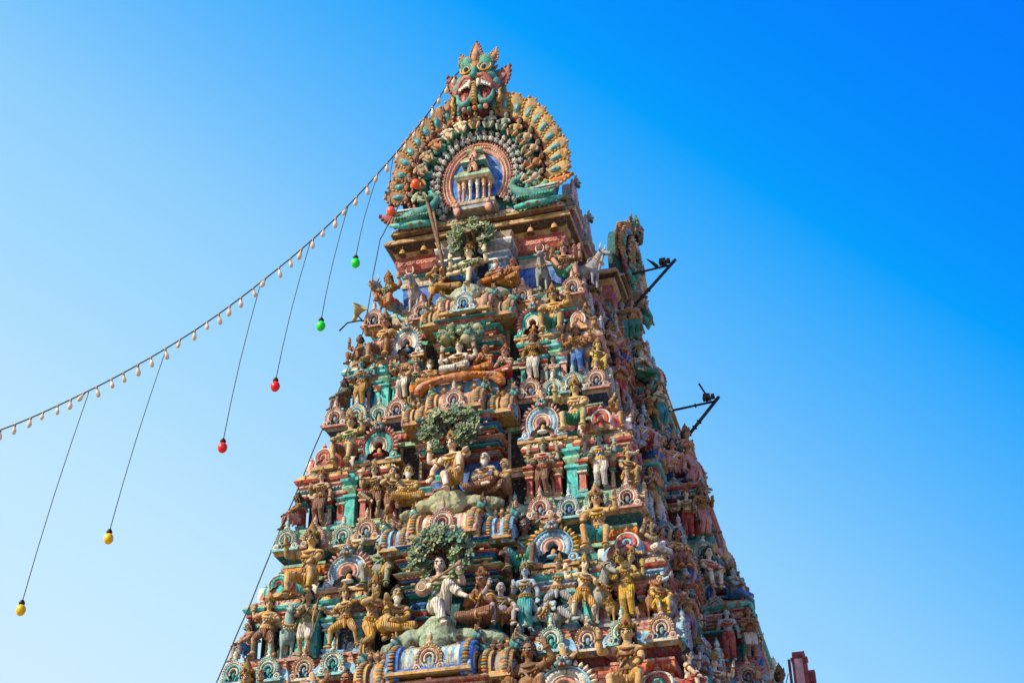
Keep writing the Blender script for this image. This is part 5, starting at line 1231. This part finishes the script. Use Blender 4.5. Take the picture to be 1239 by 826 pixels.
PEND=[((-14.92,-1,27.98),(-16.05,-1,19.49),'yellow','yellow lamp on the longest cord, lowest and leftmost of the hanging lamps'),
((-11.92,-1,29.40),(-13.08,-1,21.77),'yellow','yellow lamp hanging second from the left, right of the lowest one'),
((-8.30,-1,31.72),(-9.10,-1,24.75),'red','red lamp hanging lower of the two red ones against the sky'),
((-6.40,-1,33.28),(-7.29,-1,26.96),'red','red lamp hanging between the lower red lamp and the green lamps'),
((-4.95,-1,34.66),(-5.70,-1,29.26),'green','green lamp hanging lower of the two green ones, above the horn loudspeaker'),
((-3.80,-1,36.0),(-4.50,-1,31.85),'green','green lamp hanging higher of the two green ones beside the eave'),
((-3.20,-1,36.7),(-3.19,-1,34.02),'orange','orange-red lamp hanging in front of the red peacock plume'),
((-1.95,-.95,38.5),(-2.23,-1,35.13),'orange','orange-red lamp hanging in front of the ring of small figures')]
for a in PEND: pendant(*a)
# lightning cable down the left corner
pts=[(-2.9,-.75,34.6),(-3.72,-.66,33.0)]
for k in range(1,7): pts.append((-HW[k]-.06,YF[k]-.06,LIP[k]+.02)); 
cpp=[]
for i in range(len(pts)-1):
    a=Vector(pts[i]);b=Vector(pts[i+1])
    for q in range(5): cpp.append(a.lerp(b,q/5)+v3(.02*math.sin(q*2+i),0,0))
cpp.append(Vector((-9.5,-5.7,5.0))); cpp.append(Vector((-9.9,-6.2,0)))
mb=MB(0); mb.tube(cpp,.022,DARK,6); o=mb.build('lightning_cable',WIRE); tag(o,'thin dark cable running down the left corner of the tower','cable')
# horn loudspeaker
e=bpy.data.objects.new('horn_loudspeaker',None); COL.objects.link(e); e.location=(-3.95,-.75,29.25); tag(e,'yellowish horn loudspeaker on a bent arm at the left edge of the top ledge','loudspeaker')
mb=MB(0); mb.M=Matrix.Translation((-.38,-.15,.42))@Matrix.Rotation(.7,4,'Y')@Matrix.Rotation(.5,4,'X')
mb.lathe([(.07,-.38,DARK),(.09,-.3,DARK),(.07,-.26,DARK),(.10,-.1,DARK),(.17,.08,DARK),(.27,.20,DARK),(.30,.24,DARK),(.28,.24,DARK),(.20,.12,DARK),(.1,-.1,DARK)],16,0,0,0); mb.build('horn',HORN,e)
mb=MB(0); mb.tube([(.5,.1,.02),(-.3,-.1,.06),(-.75,-.15,.02),(-1.05,-.15,-.28)],.03,DARK,6); mb.tube([(-.2,-.1,.05),(-.42,-.15,.35)],.025,DARK,6); mb.build('bracket',IRON,e)
# wooden pole leaning on the eave
mb=MB(.01); mb.tube([(-1.75,-1.0,34.1),(-1.55,-1.0,33.3),(-1.2,-.95,31.8),(-.92,-.95,30.3)],[.055,.07,.075,.07],DARK,8); mb.tube([(-1.72,-1.0,34.0),(-1.85,-1.0,34.5)],[.05,.03],DARK,7); mb.tube([(-1.2,-.95,31.9),(-1.35,-1.0,32.9),(-1.48,-1.0,33.6)],.045,DARK,7)
o=mb.build('wooden_pole',BAMB); tag(o,'thin weathered brown pole leaning against the eave left of the topmost tree','pole')
# floodlight brackets on the long side
def bracket(root,tip,low,label,kind):
    e=bpy.data.objects.new('floodlight_bracket',None); COL.objects.link(e); e.location=root; tag(e,label,'floodlight bracket','lamp brackets on the shaded side')
    rt=Vector(root); T=Vector(tip)-rt; Lw=Vector(low)-rt; mb=MB(0)
    mb.tube([(-.4,0,-.02),T],.045,DARK,7); mb.build('arm',IRON,e)
    mb=MB(0); mb.tube([Lw-(T-Lw)*.15,T+(T-Lw)*.12],.065,DARK,7)
    for t in (.12,.3,.45): 
        p=Lw.lerp(T,t); mb.torus(p,(T-Lw),.085,.025,DARK,10,5)
    mb.build('strut',IRON,e)
    mb=MB(0); p=T*.45
    mb.torus(p,T,.07,.025,DARK,10,5); mb.box(T.x-.46,T.x-.16,-.13,.13,T.z+.12,T.z+.34,DARK,.03); mb.box(T.x-.16,T.x-.0,-.10,.10,T.z+.15,T.z+.30,DARK,.02); mb.tube([(T.x-.3,0,T.z),(T.x-.32,0,T.z+.2)],.04,DARK,6)
    if kind: mb.tube([(T.x-.55,0,T.z+.02),(T.x-.72,0,T.z+.25),(T.x-.95,0,T.z+.48)],[.09,.06,.015],DARK,7)
    else: mb.tube([(T.x-.22,0,T.z+.1),(T.x-.55,0,T.z+.85)],.035,DARK,6)
    mb.build('floodlight',IRON,e)
bracket((4.5,5,33.52),(6.5,5,33.72),(4.75,5,31.85),'dark iron bracket with a floodlight sticking out right below the roof','flood')
bracket((6.35,5,27.12),(7.72,5,27.25),(6.5,5,25.85),'dark iron bracket with an aerial sticking out right, lower of the two','')
# red painted pylon at the far corner ledge
e=bpy.data.objects.new('red_pylon',None); COL.objects.link(e); e.location=(9.15,12,fl(4)); tag(e,'rusty red metal box on a post behind the lower right of the tower','metal box')
RUST=simple('rusty_red_paint',(.30,.05,.05),.55,.2,vary=.7,scale=3); RPK=simple('faded_pink_panel',(.60,.34,.32),.5,vary=.5,scale=3)
e.scale=(.86,.86,1); mb=MB(.01); h=3.95
mb.box(-.24,.42,-.30,.30,0,h-.35,DARK); mb.box(-.22,.38,-.28,.28,h-.35,h,DARK,.03); mb.box(-.28,.46,-.34,.34,h-1.52,h-1.42,DARK); mb.box(-.28,.46,-.34,.34,h-.30,h-.24,DARK); mb.build('box',RUST,e)
mb=MB(.01); mb.box(-.12,.24,-.34,-.30,h-1.35,h-.3,DARK); mb.build('panel',RPK,e)
mb=MB(.01); mb.box(-.42,-.30,-.1,.1,0,h-.22,DARK); mb.build('post',RUST,e)
mb=MB(.01); mb.box(.43,.70,-.22,.22,h-1.2,h-.75,DARK); mb.box(.45,.62,-.1,.1,h-2.6,h-1.2,DARK); mb.build('side_box',RUST,e)
mb=MB(0); mb.tube([(8.75,12,fl(4)+3.2),(8.55,11.6,fl(4)+2.4),(8.35,11.2,fl(4)+1.2)],.018,DARK,5); o=mb.build('thin_wire',WIRE); tag(o,'thin wire hanging from the rusty red box at lower right','wire')

# ------------------------------------------------------------------ ground, sky, sun, camera
gm_=bpy.data.materials.new('dusty_paving'); gm_.use_nodes=True; nt=gm_.node_tree; b=nt.nodes['Principled BSDF']; b.inputs['Roughness'].default_value=.9
n1=nd(nt,'ShaderNodeTexNoise'); n1.inputs['Scale'].default_value=.6; n1.inputs['Detail'].default_value=8
cr=nd(nt,'ShaderNodeValToRGB'); cr.color_ramp.elements[0].color=(.20,.16,.12,1); cr.color_ramp.elements[1].color=(.34,.29,.22,1)
gp=nd(nt,'ShaderNodeNewGeometry'); nt.links.new(gp.outputs['Position'],n1.inputs['Vector']); nt.links.new(n1.outputs['Fac'],cr.inputs[0]); nt.links.new(cr.outputs[0],b.inputs['Base Color'])
me=bpy.data.meshes.new('ground'); S_=3000; me.from_pydata([(-S_,-S_,0),(S_,-S_,0),(S_,S_,0),(-S_,S_,0)],[],[(0,1,2,3)]); me.materials.append(gm_)
g=put('ground',me); tag(g,kind='structure')

SUN_EL=38; SUN_AZ=44      # sun in front of the short face, to its left
w=bpy.data.worlds.new('World'); scene.world=w; w.use_nodes=True; nt=w.node_tree
bg=nt.nodes['Background']; sky=nd(nt,'ShaderNodeTexSky'); sky.sky_type='NISHITA'; sky.sun_disc=False
sky.sun_elevation=R(SUN_EL); sky.sun_rotation=R(180+SUN_AZ); sky.air_density=1.0; sky.dust_density=.6; sky.ozone_density=2.0
hs=nd(nt,'ShaderNodeHueSaturation'); hs.inputs['Saturation'].default_value=1.25; hs.inputs['Hue'].default_value=.5
nt.links.new(sky.outputs[0],hs.inputs['Color'])
# the clear tropical sky: pale and hazy low on the sunward left, deep blue high on the right, plus a broad white sun glow out of view, added as fill light
tc=nd(nt,'ShaderNodeTexCoord'); BGS=.15; EXPO=.42
def dotv(v):
    d=nd(nt,'ShaderNodeVectorMath',operation='DOT_PRODUCT'); d.inputs[1].default_value=v; nt.links.new(tc.outputs['Generated'],d.inputs[0]); return d.outputs['Value']
mr=nd(nt,'ShaderNodeMapRange'); mr.inputs[1].default_value=-.376; mr.inputs[2].default_value=.376; nt.links.new(dotv((-.6525,.2881,-.7011)),mr.inputs[0])
rp=nd(nt,'ShaderNodeValToRGB'); rp.color_ramp.interpolation='CARDINAL'
K_=2**-EXPO/BGS
stops=[(0,(.0,.200,1.0)),(.25,(.0,.35,1.0)),(.5,(.22,.585,1.0)),(.75,(.46,.765,1.0)),(1,(.64,.87,1.0))]
el=rp.color_ramp.elements
while len(el)<len(stops): el.new(.5)
for e_,(p_,c_) in zip(el,stops): e_.position=p_; e_.color=(*c_,1)
nt.links.new(mr.outputs[0],rp.inputs[0])
sc_=nd(nt,'ShaderNodeVectorMath',operation='SCALE'); sc_.inputs['Scale'].default_value=K_; nt.links.new(rp.outputs[0],sc_.inputs[0])
mx=nd(nt,'ShaderNodeMix',data_type='RGBA'); mx.inputs[0].default_value=.97; nt.links.new(hs.outputs[0],mx.inputs[6]); nt.links.new(sc_.outputs[0],mx.inputs[7])
sx_=nd(nt,'ShaderNodeSeparateXYZ'); nt.links.new(tc.outputs['Generated'],sx_.inputs[0])
hz_=nd(nt,'ShaderNodeMapRange',interpolation_type='SMOOTHSTEP'); hz_.inputs[1].default_value=.275; hz_.inputs[2].default_value=.02; hz_.inputs[3].default_value=0; hz_.inputs[4].default_value=.85; nt.links.new(sx_.outputs['Z'],hz_.inputs[0])  # pale horizon band below the view, added to fill the shaded side
m3=nd(nt,'ShaderNodeMix',data_type='RGBA'); nt.links.new(hz_.outputs[0],m3.inputs[0]); nt.links.new(mx.outputs[2],m3.inputs[6]); m3.inputs[7].default_value=(7.0,6.9,6.7,1)
sdv=(-math.sin(R(SUN_AZ))*math.cos(R(SUN_EL)),-math.cos(R(SUN_AZ))*math.cos(R(SUN_EL)),math.sin(R(SUN_EL)))
gl=nd(nt,'ShaderNodeMapRange',interpolation_type='SMOOTHSTEP'); gl.inputs[1].default_value=.40; gl.inputs[2].default_value=1.0; nt.links.new(dotv(sdv),gl.inputs[0])
m2=nd(nt,'ShaderNodeMix',data_type='RGBA'); nt.links.new(gl.outputs[0],m2.inputs[0]); nt.links.new(m3.outputs[2],m2.inputs[6]); m2.inputs[7].default_value=(5.0,4.6,4.2,1)
nt.links.new(m2.outputs[2],bg.inputs[0]); bg.inputs[1].default_value=BGS
sl=bpy.data.lights.new('sun','SUN'); sl.energy=4.7; sl.angle=R(.6); sl.color=(1,.90,.74)
so=bpy.data.objects.new('sun',sl); COL.objects.link(so)
sd=Vector((-math.sin(R(SUN_AZ))*math.cos(R(SUN_EL)),-math.cos(R(SUN_AZ))*math.cos(R(SUN_EL)),math.sin(R(SUN_EL))))
so.rotation_euler=sd.to_track_quat('Z','Y').to_euler(); so.location=sd*60
cam=bpy.data.cameras.new('camera'); co=bpy.data.objects.new('camera',cam); COL.objects.link(co); scene.camera=co
yaw,pitch,roll=R(-15.08904),R(32.57871),R(-.55132)
fw=v3(math.sin(yaw)*math.cos(pitch),math.cos(yaw)*math.cos(pitch),math.sin(pitch)); rt=v3(math.cos(yaw),-math.sin(yaw),0); up=rt.cross(fw)
ra=rt*math.cos(roll)+up*math.sin(roll); ua=up*math.cos(roll)-rt*math.sin(roll)
m=Matrix((ra,ua,-fw)).transposed().to_4x4(); m.translation=(11.9981,-39.8254,1.6); co.matrix_world=m
cam.sensor_width=36; cam.lens=1667.711/1239*36; cam.clip_end=9000; cam.clip_start=.1
vs_=scene.view_settings; vs_.view_transform='Standard'; vs_.look='None'; vs_.gamma=1; vs_.exposure=EXPO
scene.cycles.use_denoising=True; scene.cycles.max_bounces=6
